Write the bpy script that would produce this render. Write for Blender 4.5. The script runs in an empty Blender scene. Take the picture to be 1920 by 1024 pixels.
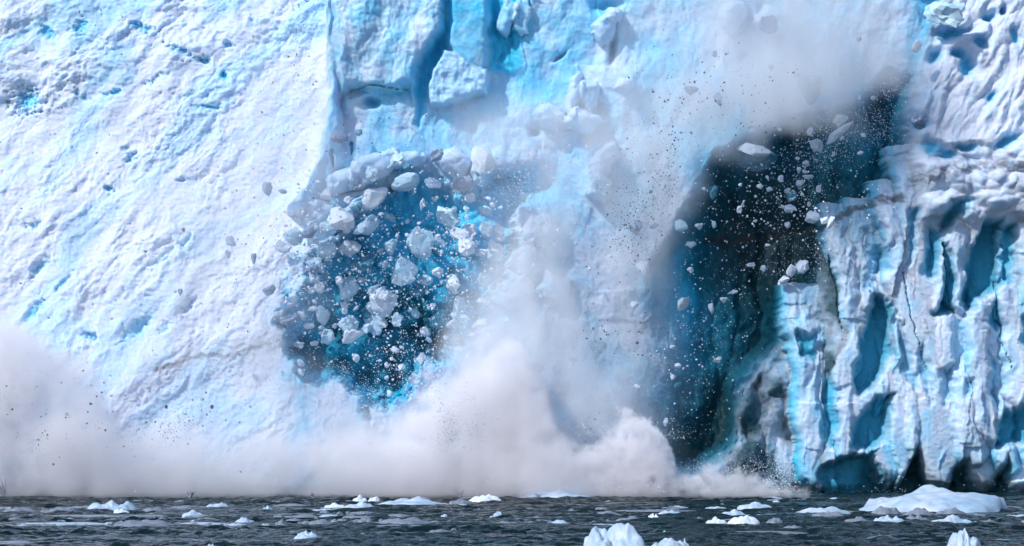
import bpy, math, random
import numpy as np
from mathutils import Vector, Euler

S = bpy.context.scene
COL = S.collection
# ------------------------------------------------------------------ camera, sky, sun, exposure
# The place: a tidewater glacier front about 300 m from a boat deck 8 m above the sea.
# X runs along the front, Y away from the boat, Z up; sea level is Z = 0.
CAM_H, FRONT, FPX = 8.0, 300.0, 4800.0
cam = bpy.data.cameras.new('camera'); camo = bpy.data.objects.new('camera', cam); COL.objects.link(camo)
camo.location = (0, 0, CAM_H); camo.rotation_euler = (math.radians(90), 0, 0)
cam.sensor_width = 36; cam.lens = 36 * FPX / 1920.0
cam.shift_y = (797 - 512) / 1920.0
cam.clip_start = 1; cam.clip_end = 12000
S.camera = camo

SUN_DIR = Vector((-0.54, -0.52, 0.66)).normalized()          # towards the sun
w = bpy.data.worlds.new('World'); S.world = w; w.use_nodes = True
nt = w.node_tree; bg = nt.nodes['Background']
sky = nt.nodes.new('ShaderNodeTexSky'); sky.sky_type = 'NISHITA'; sky.sun_disc = False
sky.sun_elevation = math.asin(SUN_DIR.z)
sky.sun_rotation = math.atan2(SUN_DIR.x, SUN_DIR.y)
sky.air_density = 1.0; sky.dust_density = 0.6; sky.ozone_density = 2.4
nt.links.new(sky.outputs[0], bg.inputs[0]); bg.inputs[1].default_value = 0.138
sun = bpy.data.lights.new('sun', 'SUN'); sun.energy = 3.5; sun.angle = math.radians(0.5); sun.color = (1.0, 0.985, 0.985)
suno = bpy.data.objects.new('sun', sun); COL.objects.link(suno)
suno.rotation_euler = (-SUN_DIR).to_track_quat('-Z', 'Y').to_euler(); suno.location = (-60, 150, 120)
S.view_settings.view_transform = 'Standard'; S.view_settings.look = 'None'
S.view_settings.exposure = 0.08; S.view_settings.gamma = 1.0; S.view_settings.use_curve_mapping = False
S.cycles.use_denoising = True; S.cycles.use_adaptive_sampling = True; S.cycles.adaptive_threshold = 0.02
S.cycles.max_bounces = 12; S.cycles.diffuse_bounces = 3; S.cycles.glossy_bounces = 3
S.cycles.transparent_max_bounces = 8; S.cycles.volume_bounces = 11
S.cycles.volume_step_rate = 2.0; S.cycles.volume_max_steps = 256
S.cycles.caustics_reflective = False; S.cycles.caustics_refractive = False

# ------------------------------------------------------------------ helpers
def X_(u): return (u - 960.0) * FRONT / FPX                   # along the front, metres
def Z_(v): return (925.0 - v) * FRONT / FPX                   # above the sea, metres
def P(u, v, d):                                              # a spot at distance d
    return Vector(((u - 960) * d / FPX, d, CAM_H - (v - 797) * d / FPX))
def sea_d(v): return CAM_H * FPX / (v - 797.0)

def sm(a, b, x):
    t = np.clip((x - a) / (b - a + 1e-9), 0, 1); return t * t * (3 - 2 * t)

def hsh(ix, iy, iz, seed):
    h = (ix.astype(np.int64) * 374761393 + iy.astype(np.int64) * 668265263 + iz.astype(np.int64) * 2147483647 + seed * 974634777) & 0xffffffff
    h = ((h ^ (h >> 13)) * 1274126177) & 0xffffffff
    h = ((h ^ (h >> 16)) * 2246822519) & 0xffffffff
    return (h ^ (h >> 15)) & 0xffffffff

def r01(h): return (h & 0xffffff).astype(np.float32) / float(0xffffff)

_rs = np.random.RandomState(5)
_ang = _rs.rand(256 * 256).astype(np.float32) * 6.2831853
TC, TS = np.cos(_ang), np.sin(_ang)
T3 = (_rs.rand(64 * 64 * 64).astype(np.float32) * 2 - 1)
def noise2(x, y, seed=0):
    x = np.asarray(x, np.float32); y = np.asarray(y, np.float32)
    xi = np.floor(x).astype(np.int32); yi = np.floor(y).astype(np.int32)
    xf = x - xi; yf = y - yi
    ux = xf * xf * xf * (xf * (xf * 6 - 15) + 10); uy = yf * yf * yf * (yf * (yf * 6 - 15) + 10)
    so, sp_ = (seed * 37) & 255, (seed * 101) & 255
    def g(dx, dy):
        k = (((xi + (dx + so)) & 255) << 8) | ((yi + (dy + sp_)) & 255)
        return TC[k] * (xf - dx) + TS[k] * (yf - dy)
    a = g(0, 0); b = g(1, 0); c = g(0, 1); d = g(1, 1)
    return 1.5 * ((a + (b - a) * ux) * (1 - uy) + (c + (d - c) * ux) * uy)

def fbm2(x, y, oct=4, seed=0, gain=.5, lac=2.03):
    s = 0; a = 1.; t = 0
    for i in range(oct):
        s = s + a * noise2(x, y, seed + i * 17); t += a; a *= gain; x = x * lac + 3.1; y = y * lac + 7.7
    return s / t * 1.4

def ridged2(x, y, oct=4, seed=0, gain=.5):
    s = 0; a = 1.; t = 0
    for i in range(oct):
        s = s + a * (1 - np.abs(noise2(x, y, seed + i * 17)) * 1.6); t += a; a *= gain; x = x * 2.07 + 3.1; y = y * 2.07 + 7.7
    return s / t

def noise3(x, y, z, seed=0):
    xi = np.floor(x).astype(np.int32); yi = np.floor(y).astype(np.int32); zi = np.floor(z).astype(np.int32)
    xf = (x - xi).astype(np.float32); yf = (y - yi).astype(np.float32); zf = (z - zi).astype(np.float32)
    f = lambda t: t * t * (3 - 2 * t)
    ux, uy, uz = f(xf), f(yf), f(zf)
    xi += (seed * 7) & 63; yi += (seed * 13) & 63; zi += (seed * 29) & 63
    def g(i, j, k): return T3[(((xi + i) & 63) << 12) | (((yi + j) & 63) << 6) | ((zi + k) & 63)]
    def l(a, b, t): return a + (b - a) * t
    return l(l(l(g(0,0,0), g(1,0,0), ux), l(g(0,1,0), g(1,1,0), ux), uy),
             l(l(g(0,0,1), g(1,0,1), ux), l(g(0,1,1), g(1,1,1), ux), uy), uz)

def fbm3(x, y, z, oct=4, seed=0, gain=.5):
    s = 0; a = 1.; t = 0
    for i in range(oct):
        s = s + a * noise3(x, y, z, seed + i * 13); t += a; a *= gain; x = x * 2.03 + 1.7; y = y * 2.03 + 5.2; z = z * 2.03 + 9.1
    return s / t * 1.3

TA = _rs.rand(5, 256 * 256).astype(np.float32)
def lumps(x, y, seed=0, k=1.0, tilt=.6, rnd=.8, mode='max'):
    """upper envelope of tilted paraboloids: rounded blocks meeting in sharp creases ('min': scooped hollows with sharp rims)"""
    x = np.asarray(x, np.float32); y = np.asarray(y, np.float32)
    xi = np.floor(x).astype(np.int32); yi = np.floor(y).astype(np.int32)
    best = None
    for dx in (-1, 0, 1):
        for dy in (-1, 0, 1):
            q = (((xi + (dx + (seed * 37 & 255))) & 255) << 8) | ((yi + (dy + (seed * 101 & 255))) & 255)
            ex = x - (xi + dx) - TA[0][q]; ey = y - (yi + dy) - TA[1][q]
            val = TA[4][q] * rnd + (TA[2][q] - .5) * (2 * tilt) * ex + (TA[3][q] - .5) * (2 * tilt) * ey - k * (ex * ex + ey * ey)
            best = val if best is None else np.maximum(best, val)
    return (best if mode == 'max' else -best), None

FULL = (0, 0)
def window(pts, m=130):
    pu = [p[0] for p in pts]; pv = [p[1] for p in pts]
    return (int(np.searchsorted(vs, min(pv) - m)), int(np.searchsorted(vs, max(pv) + m)), int(np.searchsorted(us, min(pu) - m)), int(np.searchsorted(us, max(pu) + m)))
def sdf_poly(U, V, pts):
    """signed distance to a polygon, negative inside"""
    if U.shape == FULL and U.size > 200000:
        r0, r1, c0, c1 = window(pts)
        out = np.full(U.shape, 900., np.float32); out[r0:r1, c0:c1] = sdf_poly(U[r0:r1, c0:c1], V[r0:r1, c0:c1], pts); return out
    d = np.full(U.shape, 1e9, np.float32); ins = np.zeros(U.shape, bool); n = len(pts)
    for i in range(n):
        x0, y0 = pts[i]; x1, y1 = pts[(i + 1) % n]
        ex, ey = x1 - x0, y1 - y0; L = ex * ex + ey * ey
        t = np.clip(((U - x0) * ex + (V - y0) * ey) / L, 0, 1)
        d = np.minimum(d, np.hypot(U - x0 - t * ex, V - y0 - t * ey))
        c = ((V < y0) != (V < y1)) & (U < x0 + (V - y0) * ex / (ey if abs(ey) > 1e-6 else 1e-6))
        ins ^= c
    return np.where(ins, -d, d)

def dist_line(U, V, pts):
    if U.shape == FULL and U.size > 200000:
        r0, r1, c0, c1 = window(pts)
        out = np.full(U.shape, 900., np.float32); o2 = np.zeros(U.shape, np.float32)
        out[r0:r1, c0:c1], o2[r0:r1, c0:c1] = dist_line(U[r0:r1, c0:c1], V[r0:r1, c0:c1], pts); return out, o2
    d = np.full(U.shape, 1e9, np.float32); s = np.zeros(U.shape, np.float32); n = len(pts) - 1
    for i in range(n):
        x0, y0 = pts[i]; x1, y1 = pts[i + 1]
        ex, ey = x1 - x0, y1 - y0; L = ex * ex + ey * ey
        t = np.clip(((U - x0) * ex + (V - y0) * ey) / L, 0, 1)
        q = np.hypot(U - x0 - t * ex, V - y0 - t * ey)
        m = q < d; d = np.where(m, q, d); s = np.where(m, (i + t) / n, s)
    return d, s

def blob(U, V, u, v, ru, rv, ang=0, p=1.0):
    c, s_ = math.cos(math.radians(ang)), math.sin(math.radians(ang))
    a = ((U - u) * c + (V - v) * s_) / ru; b = (-(U - u) * s_ + (V - v) * c) / rv
    return np.exp(-(a * a + b * b) ** p)

def mesh_np(name, verts, faces, smooth=True):
    """verts (n,3), faces (m,k) arrays"""
    me = bpy.data.meshes.new(name)
    n = len(verts); m, k = faces.shape
    me.vertices.add(n); me.vertices.foreach_set('co', np.ascontiguousarray(verts, np.float32).ravel())
    me.loops.add(m * k); me.loops.foreach_set('vertex_index', np.ascontiguousarray(faces, np.int32).ravel())
    me.polygons.add(m); me.polygons.foreach_set('loop_start', np.arange(0, m * k, k, dtype=np.int32))
    me.update(calc_edges=True)
    me.polygons.foreach_set('use_smooth', np.full(m, smooth))
    return me

def attr(me, name, arr):
    a = me.attributes.new(name, 'FLOAT', 'POINT'); a.data.foreach_set('value', np.ascontiguousarray(arr, np.float32).ravel())

def link(name, me, parent=None, mat=None, loc=None):
    o = bpy.data.objects.new(name, me); COL.objects.link(o)
    if mat and not me.materials: me.materials.append(mat)
    if parent: o.parent = parent
    if loc is not None: o.location = loc
    return o

def tag(o, label=None, cat=None, group=None, kind=None):
    if label: o['label'] = label
    if cat: o['category'] = cat
    if group: o['group'] = group
    if kind: o['kind'] = kind
    return o

# ------------------------------------------------------------------ materials
def new_mat(name):
    m = bpy.data.materials.new(name); m.use_nodes = True
    t = m.node_tree; b = t.nodes['Principled BSDF']; return m, t, b

def N(t, ty, **kw):
    n = t.nodes.new(ty)
    for k, v in kw.items():
        if k.startswith('i_'): n.inputs[k[2:].replace('_', ' ')].default_value = v
        else: setattr(n, k, v)
    return n

def ramp(t, stops):
    r = t.nodes.new('ShaderNodeValToRGB'); e = r.color_ramp.elements
    while len(e) < len(stops): e.new(.5)
    for i, (p, c) in enumerate(stops): e[i].position = p; e[i].color = (*c, 1)
    return r

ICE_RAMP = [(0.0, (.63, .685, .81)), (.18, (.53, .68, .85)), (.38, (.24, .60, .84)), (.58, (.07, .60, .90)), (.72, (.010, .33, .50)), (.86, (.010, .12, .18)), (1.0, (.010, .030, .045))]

def glacier_mat():
    m, t, b = new_mat('glacier_ice'); L = t.links.new
    ab = N(t, 'ShaderNodeAttribute', attribute_name='blue'); ad = N(t, 'ShaderNodeAttribute', attribute_name='dirt'); ag = N(t, 'ShaderNodeAttribute', attribute_name='gloss')
    tc = N(t, 'ShaderNodeTexCoord')
    n1 = N(t, 'ShaderNodeTexNoise', i_Scale=1.1, i_Detail=6.0, i_Roughness=.6); L(tc.outputs['Object'], n1.inputs['Vector'])
    mm = N(t, 'ShaderNodeMath', operation='MULTIPLY_ADD'); mm.inputs[1].default_value = .16; L(n1.outputs[0], mm.inputs[0])
    sb = N(t, 'ShaderNodeMath', operation='SUBTRACT'); L(ab.outputs['Fac'], sb.inputs[0]); sb.inputs[1].default_value = .08; L(sb.outputs[0], mm.inputs[2])
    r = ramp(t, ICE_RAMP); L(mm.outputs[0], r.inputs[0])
    ao = N(t, 'ShaderNodeAttribute', attribute_name='shade_ice')
    mo = N(t, 'ShaderNodeMix', data_type='RGBA'); mo.inputs['B'].default_value = (.009, .060, .078, 1)  # dark teal ice tint that also carries the painted shade
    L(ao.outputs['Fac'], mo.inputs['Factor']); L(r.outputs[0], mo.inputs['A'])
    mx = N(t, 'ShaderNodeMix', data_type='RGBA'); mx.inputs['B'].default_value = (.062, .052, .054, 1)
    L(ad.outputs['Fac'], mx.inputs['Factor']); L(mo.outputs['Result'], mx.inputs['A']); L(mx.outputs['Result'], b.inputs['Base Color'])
    rr = N(t, 'ShaderNodeMapRange'); rr.inputs[3].default_value = .75; rr.inputs[4].default_value = .22; L(ag.outputs['Fac'], rr.inputs[0]); L(rr.outputs[0], b.inputs['Roughness'])
    n2 = N(t, 'ShaderNodeTexNoise', i_Scale=4.5, i_Detail=7.0, i_Roughness=.65); L(tc.outputs['Object'], n2.inputs['Vector'])
    bp = N(t, 'ShaderNodeBump'); bp.inputs['Strength'].default_value = .55; bp.inputs['Distance'].default_value = .12
    L(n2.outputs[0], bp.inputs['Height']); L(bp.outputs[0], b.inputs['Normal'])
    b.inputs['IOR'].default_value = 1.31
    b.inputs['Subsurface Weight'].default_value = .75; b.inputs['Subsurface Radius'].default_value = (.25, .7, 1.0); b.inputs['Subsurface Scale'].default_value = 1.0
    return m

def chunk_mat(name, c1, c2, rough=.5):
    m, t, b = new_mat(name); L = t.links.new
    tc = N(t, 'ShaderNodeTexCoord')
    n1 = N(t, 'ShaderNodeTexNoise', i_Scale=1.3, i_Detail=5.0, i_Roughness=.6); L(tc.outputs['Object'], n1.inputs['Vector'])
    r = ramp(t, [(.35, c1), (.65, c2)]); L(n1.outputs[0], r.inputs[0]); L(r.outputs[0], b.inputs['Base Color'])
    n2 = N(t, 'ShaderNodeTexNoise', i_Scale=3.5, i_Detail=6.0, i_Roughness=.6); L(tc.outputs['Object'], n2.inputs['Vector'])
    bp = N(t, 'ShaderNodeBump'); bp.inputs['Strength'].default_value = .5; bp.inputs['Distance'].default_value = .12
    L(n2.outputs[0], bp.inputs['Height']); L(bp.outputs[0], b.inputs['Normal'])
    b.inputs['Roughness'].default_value = rough; b.inputs['IOR'].default_value = 1.31
    return m

M = {}
M['glacier'] = glacier_mat()
M['white'] = chunk_mat('white_ice', (.70, .76, .86), (.58, .70, .84))
M['pale'] = chunk_mat('pale_blue_ice', (.60, .76, .88), (.38, .62, .80), .35)
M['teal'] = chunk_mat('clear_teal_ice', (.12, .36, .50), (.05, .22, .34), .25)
M['grey'] = chunk_mat('grey_backlit_ice', (.27, .37, .54), (.18, .27, .42))  # the same ice, coloured darker to look backlit against the mist
M['dark'] = chunk_mat('dark_backlit_ice', (.12, .14, .18), (.06, .08, .11), .7)  # darker still, for specks seen backlit before bright mist
M['floe'] = chunk_mat('floe_ice', (.54, .62, .74), (.26, .42, .57), .4)
M['brash'] = chunk_mat('brash_ice', (.26, .30, .37), (.12, .15, .20), .35)

def water_mat():
    m, t, b = new_mat('sea_water'); L = t.links.new
    b.inputs['Base Color'].default_value = (.003, .015, .018, 1); b.inputs['Roughness'].default_value = .06
    b.inputs['IOR'].default_value = 1.33; b.inputs['Specular IOR Level'].default_value = .15
    tc = N(t, 'ShaderNodeTexCoord'); mp = N(t, 'ShaderNodeMapping'); mp.inputs['Scale'].default_value = (1, .55, 1); L(tc.outputs['Object'], mp.inputs[0])
    n2 = N(t, 'ShaderNodeTexNoise', i_Scale=1.6, i_Detail=5.0, i_Roughness=.6); L(mp.outputs[0], n2.inputs['Vector'])
    bp = N(t, 'ShaderNodeBump'); bp.inputs['Strength'].default_value = 1.0; bp.inputs['Distance'].default_value = .5
    L(n2.outputs[0], bp.inputs['Height']); L(bp.outputs[0], b.inputs['Normal'])
    return m
M['water'] = water_mat()

def vol_mat(name, col, dens, aniso=0.0):
    m = bpy.data.materials.new(name); m.use_nodes = True; t = m.node_tree; t.nodes.clear()
    o = t.nodes.new('ShaderNodeOutputMaterial'); v = t.nodes.new('ShaderNodeVolumePrincipled')
    v.inputs['Color'].default_value = (*col, 1); v.inputs['Density'].default_value = dens
    v.inputs['Density Attribute'].default_value = 'density'; v.inputs['Anisotropy'].default_value = aniso
    t.links.new(v.outputs[0], o.inputs['Volume'])
    return m

# ------------------------------------------------------------------ the glacier front
STEP = 1.8
us = np.concatenate([np.linspace(-3200, -120, 60)[:-1], np.arange(-120, 2041, STEP), np.linspace(2041, 5100, 60)[1:]]).astype(np.float32)
vs = np.concatenate([np.linspace(-700, -90, 26)[:-1], np.arange(-90, 952, STEP)]).astype(np.float32)
U, V = np.meshgrid(us, vs); FULL = U.shape
# gentle domain warp so that no hand-set edge is straight
wu = fbm2(U / 90, V / 90, 4, 3) * 16 + fbm2(U / 22, V / 22, 3, 9) * 4
wv = fbm2(U / 90, V / 90, 4, 31) * 16 + fbm2(U / 22, V / 22, 3, 39) * 4
A, B = U + wu * .6, V + wv * .6

# base relief: large swells
h = fbm2(A / 420, B / 420, 3, 5) * 2.2
blue = np.zeros_like(h); dirt = np.zeros_like(h); gloss = np.zeros_like(h); shade_ice = np.zeros_like(h)      # shade_ice: dark teal ice, plus shade painted into cave, buttress, alcoves and arches

# --- left snow slope: reclining, streaked from lower left to upper right
left = 1 - sm(560, 640, A + (B - 300) * .12)
ca, sa = math.cos(math.radians(-48)), math.sin(math.radians(-48))
D1 = A * ca + B * sa; D2 = -A * sa + B * ca                   # along / across the streaks
slope = -(925 - V) / 16 * .30
lp, _ = lumps(D1 / 105, D2 / 55, 11, .9, .7, .7)
lp2, _ = lumps(D1 / 44, D2 / 24, 12, .9, .6, .7)
lp3, _ = lumps(A / 13, B / 11, 13, .8, .5, .8)
cup, _ = lumps(A / 90 + .3, B / 60, 14, .9, .7, .6, 'min')
cup2, _ = lumps(A / 36 + .3, B / 26, 15, .9, .7, .6, 'min')
topleft = sm(300, 120, B + A * .25) 
rmask = .25 + .95 * sm(-.25, .45, fbm2(D1 / 260, D2 / 110, 3, 16))
rough_l = lp * .12 + lp2 * .14 * rmask + lp3 * .16 * rmask + topleft * (cup * .9 + cup2 * .4) + fbm2(D1 / 170, D2 / 90, 3, 15, .5) * .9 + fbm2(D1 / 46, D2 / 20, 6, 17, .68) * .42 * rmask
rough_l = rough_l + fbm2(A / 18, B / 15, 4, 99, .6) * .18 * rmask + lumps(A / 6.5, B / 5.5, 98, .9, .7, 1.)[0] * .10 + topleft * (ridged2(A / 90 + B / 200, B / 60, 4, 97) - .6) * .8
hl = slope + 5 + rough_l
pits = np.zeros_like(h); rag = fbm2(A / 12, B / 9, 4, 96, .65) * .5
for (u, v, ru, rv, an, dp) in [(322, 75, 22, 6, 20, 2), (360, 88, 9, 6, 0, 2.5), (410, 58, 8, 7, -40, 2), (400, 120, 7, 6, 0, 2), (375, 185, 18, 5, 10, 1.6),
        (188, 342, 12, 7, 0, 2.4), (228, 285, 10, 12, 0, 2), (215, 265, 8, 6, 0, 1.5), (334, 328, 7, 6, 0, 1.4), (20, 170, 26, 22, 10, 3), (270, 130, 22, 5, -20, 1.5),
        (65, 500, 16, 9, -60, 1.5), (50, 415, 12, 8, 0, 1.5), (165, 632, 14, 6, 0, 2.6), (255, 615, 30, 9, -48, 1.5), (60, 590, 26, 10, -48, 1.6), (120, 690, 40, 12, -48, 1.5),
        (300, 480, 30, 8, -48, 1.2), (185, 150, 18, 6, -30, 1.5), (120, 155, 20, 6, 30, 1.4), (240, 20, 26, 8, 15, 2), (120, 20, 10, 18, 20, 1.5), (60, 35, 16, 8, 30, 1.5),
        (455, 10, 5, 10, 0, 1.5), (340, 450, 12, 5, -48, 1.2), (110, 530, 18, 6, -60, 1.4), (355, 575, 16, 8, -50, 1.5), (310, 610, 14, 8, -50, 1.2)]:
    q = sm(.30, 1.15, blob(A, B, u, v, ru * 1.6, rv * 1.4, an, 1.0) + rag); pits += q * dp * .45; blue += q * min(.42, dp * .18)
hl -= pits
blue += left * (np.clip(fbm2(D1 / 230, D2 / 90, 5, 21, .5) * .42 + .04, 0, .20) + topleft * .05)

# --- centre: smoother, steeper, glassy
cen = (1 - left)
mid, _ = lumps(A / 70, B / 120, 22, .5, 1.0, .8)
mid2, _ = lumps(A / 34, B / 60, 23, .55, 1.0, .7)
mid3, _ = lumps(A / 9, B / 16, 24, .8, .5, .8)
hc = -1.0 + mid * .8 + mid2 * .26 + mid3 * .07 + fbm2(A / 60, B / 100, 6, 25, .5) * .8
gloss += cen * .45
blue += cen * np.clip(.19 + .14 * sm(480, 200, B) + fbm2(A / 100, B / 110, 5, 27) * .34, .03, .50)

hc = hc + 4.0 * sm(480, 740, B) * sm(860, 600, A)
h = h + left * hl + (1 - left) * hc

parts = np.zeros(U.shape, np.int32)                          # which part of the front each spot belongs to
PART = {0: 'ice_face'}
def claim(mask, name):
    k = len(PART); PART[k] = name; parts[mask] = k; return k

claim((U < 600) & (left > .5), 'snow_slope')
# slab 625..835
slab = [(622, -400), (845, -400), (838, 20), (832, 62), (806, 88), (787, 120), (781, 160), (700, 168), (655, 162), (632, 175), (618, 120)]
sd = sdf_poly(A, B, slab); k = sm(10, -12, sd)
rp, _ = lumps(A / 16, B / 30, 41, .8, .6, .8)
h = h * (1 - k) + k * (1.7 + fbm2(A / 90, B / 150, 3, 42) * 1.0 + rp * .28 + fbm2(A / 8, B / 14, 3, 43) * .16)
blue = blue * (1 - k) + k * (.27 + fbm2(A / 45, B / 60, 4, 44) * .20); gloss += k * .6
claim(sd < 0, 'ice_slab')
# narrow blue wall at the slab's left edge, running down to 560,390
sd = sdf_poly(A, B, [(606, -200), (626, -200), (630, 170), (640, 300), (600, 392), (540, 388), (590, 300), (612, 200)]); k = sm(8, -8, sd)
h = h * (1 - k) + k * (1.6 + (U - 600) * -.02 + fbm2(A / 30, B / 90, 3, 47) * .6); blue = np.maximum(blue, k * (.30 + fbm2(A / 30, B / 60, 3, 46) * .12)); gloss += k * .5
# blue wall block 838..915
sd = sdf_poly(A, B, [(846, -400), (912, -400), (916, 60), (914, 134), (885, 128), (850, 104), (836, 84), (836, 30)]); k = sm(10, -12, sd)
h = h * (1 - k) + k * (1.0 + fbm2(A / 60, B / 80, 4, 48) * .5 - (B - 0) * .004)
blue = blue * (1 - k) + k * (.47 + fbm2(A / 40, B / 40, 4, 49) * .14 - .10 * sm(60, 100, B)); claim(sd < 0, 'ice_block')
# cavity 915..985
sd = sdf_poly(A, B, [(918, -400), (1010, -400), (998, 0), (985, 60), (972, 120), (955, 135), (918, 130)]); k = sm(6, -8, sd)
h = h * (1 - k) + k * (-1.4 + fbm2(A / 40, B / 60, 3, 50)); blue = blue * (1 - k) + k * (.64 + fbm2(A / 20, B / 40, 3, 51) * .10)
# recess below slab/bluish face 830..980, 130..200
k = blob(A, B, 905, 170, 80, 34, 0, 1.5); h -= k * .8; blue = np.maximum(blue, k * .40)
# small blocks between the cracks
for (pts, hh, bl) in [([(828, 92), (848, 98), (886, 122), (918, 130), (912, 168), (860, 190), (824, 196), (803, 198), (802, 155), (814, 118)], 1.1, .26)]:
    sd = sdf_poly(A, B, pts); k = sm(4, -5, sd); h = h * (1 - k) + k * (hh + fbm2(A / 20, B / 20, 3, 52) * .4); blue = blue * (1 - k) + k * bl; claim(sd < 0, 'ice_block')
# fissures
def crack(pts, wd, dp, bl, taper=True):
    global h, blue
    d, s = dist_line(U + wu * .4, V + wv * .4, pts)
    ww = wd * (1 - .75 * s) if taper else wd
    k = sm(1.25, .55, d / ww); h = h - k * dp; blue = np.maximum(blue, sm(1.8, .6, d / ww) * bl)
sd = sdf_poly(U + wu * .18, V + wv * .18, [(826, -400), (828, 30), (820, 62), (800, 84), (784, 118), (778, 165), (774, 232), (788, 240), (798, 190), (803, 150), (820, 118), (838, 92), (850, 40), (856, -400)]); k = sm(5, -9, sd)
h = h - k * .9; blue = blue * (1 - k) + k * (.55 + fbm2(A / 14, B / 40, 3, 55) * .08)
crack([(655, 168), (690, 162), (730, 162), (765, 167)], 1.8, .7, .45)
crack([(660, 270), (658, 288)], 5, 1, .5)
crack([(625, 285), (628, 312)], 5, 1, .5)
for (u, v, ru, rv, an, dp, bl) in [(696, 192, 17, 10, 0, 2.0, .56), (668, 172, 22, 8, 0, 1.2, .3), (665, 345, 30, 9, -35, 1.6, .5), (780, 350, 42, 22, -30, 2.0, .55), (602, 365, 14, 28, 20, 1.5, .4),
        (1148, 90, 9, 22, 10, 2.2, .55), (1052, 100, 16, 5, -30, 1.2, .4), (1115, 250, 30, 16, -15, 3, .56), (1005, 243, 12, 9, 0, 2, .5), (1128, 205, 14, 10, 50, 1.6, .4),
        (1125, 300, 26, 30, 0, 1, .35), (980, 345, 60, 34, 0, 2.5, .60), (1130, 345, 22, 16, -20, 0, .32), (1050, 490, 26, 14, 0, 1.2, .5), (1015, 545, 18, 26, 0, 1.2, .45),
        (1140, 5, 30, 14, 0, 2.0, .55), (1395, 40, 22, 28, 0, 2, .50), (1430, 12, 14, 16, 0, 1.5, .45), (870, 620, 30, 50, 0, 1, .4), (1100, 700, 60, 70, 0, 1, .3), (1060, 760, 40, 40, 0, 1, .45)]:
    q = blob(A, B, u, v, ru, rv, an, 1.4); h -= q * dp; blue = np.maximum(blue, q * bl)
# bulging boulders held in the front
def boss(u, v, ru, rv, an, hh, bl, seed):
    rm = max(ru, rv) * 1.6 + 40
    r0, r1, c0, c1 = window([(u - rm, v - rm), (u + rm, v + rm)], 0); W = np.s_[r0:r1, c0:c1]
    a_, b_, hw, bw = A[W], B[W], h[W], blue[W]
    c, s_ = math.cos(math.radians(an)), math.sin(math.radians(an))
    a = ((a_ - u) * c + (b_ - v) * s_) / ru; b = (-(a_ - u) * s_ + (b_ - v) * c) / rv
    rr = np.sqrt(a * a + b * b) + fbm2(a_ / 26, b_ / 26, 4, seed) * .34
    rr = np.maximum(rr, np.maximum(np.abs(a * 1.05 + b * .45), np.abs(b * 1.1 - a * .4)))
    k = np.sqrt(np.clip(1 - rr ** 2.6, 0, 1)); cand = hw * .45 + k * hh * (.75 + .25 * (b * -.6 - a * .5)) + lumps(a_ / 17, b_ / 15, 59, .9, .8, .9)[0] * .35 * k
    m = (k > .02); hn = np.where(m, np.maximum(hw, cand), hw)
    blue[W] = np.where(m & (cand >= hn - 1e-4), bw * .4 + bl * .6, bw); h[W] = hn
    out = np.zeros(U.shape, bool); out[W] = m; return out
for i, (u, v, ru, rv, an, hh, bl) in enumerate([(1078, 175, 17, 50, 14, 3.4, .10), (1105, 180, 20, 36, -10, 3.0, .18), (1090, 225, 40, 24, 10, 3.2, .08), (1030, 215, 30, 28, 0, 2.6, .12),
        (1130, 55, 24, 30, 20, 2.4, .14), (1150, 30, 20, 22, 0, 2.4, .15), (1132, 310, 24, 52, 25, 4.6, .10), (1125, 350, 26, 24, 0, 4.0, .24),
        (1170, 160, 22, 18, 0, 2.4, .06), (950, 34, 20, 40, 8, 1.5, .12), (980, 26, 18, 44, 0, 1.2, .14),
        (700, 315, 55, 30, -30, 2.4, .10), (640, 340, 38, 24, -35, 3.0, .14), (600, 400, 30, 26, 0, 3.0, .12), (700, 380, 60, 26, -30, 3.0, .10), (650, 410, 40, 20, -35, 2.6, .2),
        (620, 470, 44, 30, -20, 3.4, .14), (670, 462, 34, 16, -20, 2.0, .3), (625, 505, 26, 16, -25, 2.2, .3), (850, 300, 34, 30, 30, 2.6, .08), (900, 320, 24, 40, 0, 2.6, .10), (760, 300, 40, 20, -10, 2.4, .12),
        (1010, 430, 44, 34, 0, 1.8, .05), (975, 480, 36, 40, 0, 1.7, .08), (1040, 540, 34, 30, 0, 1.4, .14), (960, 545, 44, 36, 10, 1.8, .08),
        (1370, 30, 30, 40, 0, 3, .10), (1450, 40, 36, 30, 0, 3, .12)]):
    m = boss(u, v, ru, rv, an, hh, bl, 60 + i)
    if ru * rv > 500: claim(m, 'ice_boulder')

# --- left blue cave behind the avalanche
lc = [(700, 345), (800, 322), (840, 350), (900, 360), (930, 330), (1000, 325), (1020, 350), (965, 385), (955, 470), (930, 520), (900, 600), (850, 660), (800, 700), (740, 750), (690, 770), (640, 720), (600, 715),
      (535, 670), (530, 600), (560, 530), (610, 470), (650, 430), (670, 390)]
sd = sdf_poly(A, B, lc) + fbm2(A / 55, B / 45, 5, 73, .6) * 34; k = sm(14, -22, sd)
lb, _ = lumps(A / 38, B / 34, 74, .9, .9, 1.0)
h = h * (1 - k) + k * (-4.6 + fbm2(A / 90, B / 120, 4, 71) * 1.6 + lb * 1.3 + mid3 * .2)
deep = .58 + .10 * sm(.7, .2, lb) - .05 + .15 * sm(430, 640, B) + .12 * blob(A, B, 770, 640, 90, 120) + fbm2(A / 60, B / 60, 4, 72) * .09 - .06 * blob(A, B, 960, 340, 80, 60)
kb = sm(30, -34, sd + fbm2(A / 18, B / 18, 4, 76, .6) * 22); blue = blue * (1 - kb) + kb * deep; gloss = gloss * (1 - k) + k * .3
shade_ice = np.maximum(shade_ice, sm(0, -50, sd) * np.clip(-.12 + .26 * sm(430, 680, B) + fbm2(A / 40, B / 40, 4, 75) * .35, 0, .7))
claim(sd < 0, 'cave_wall')

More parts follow.
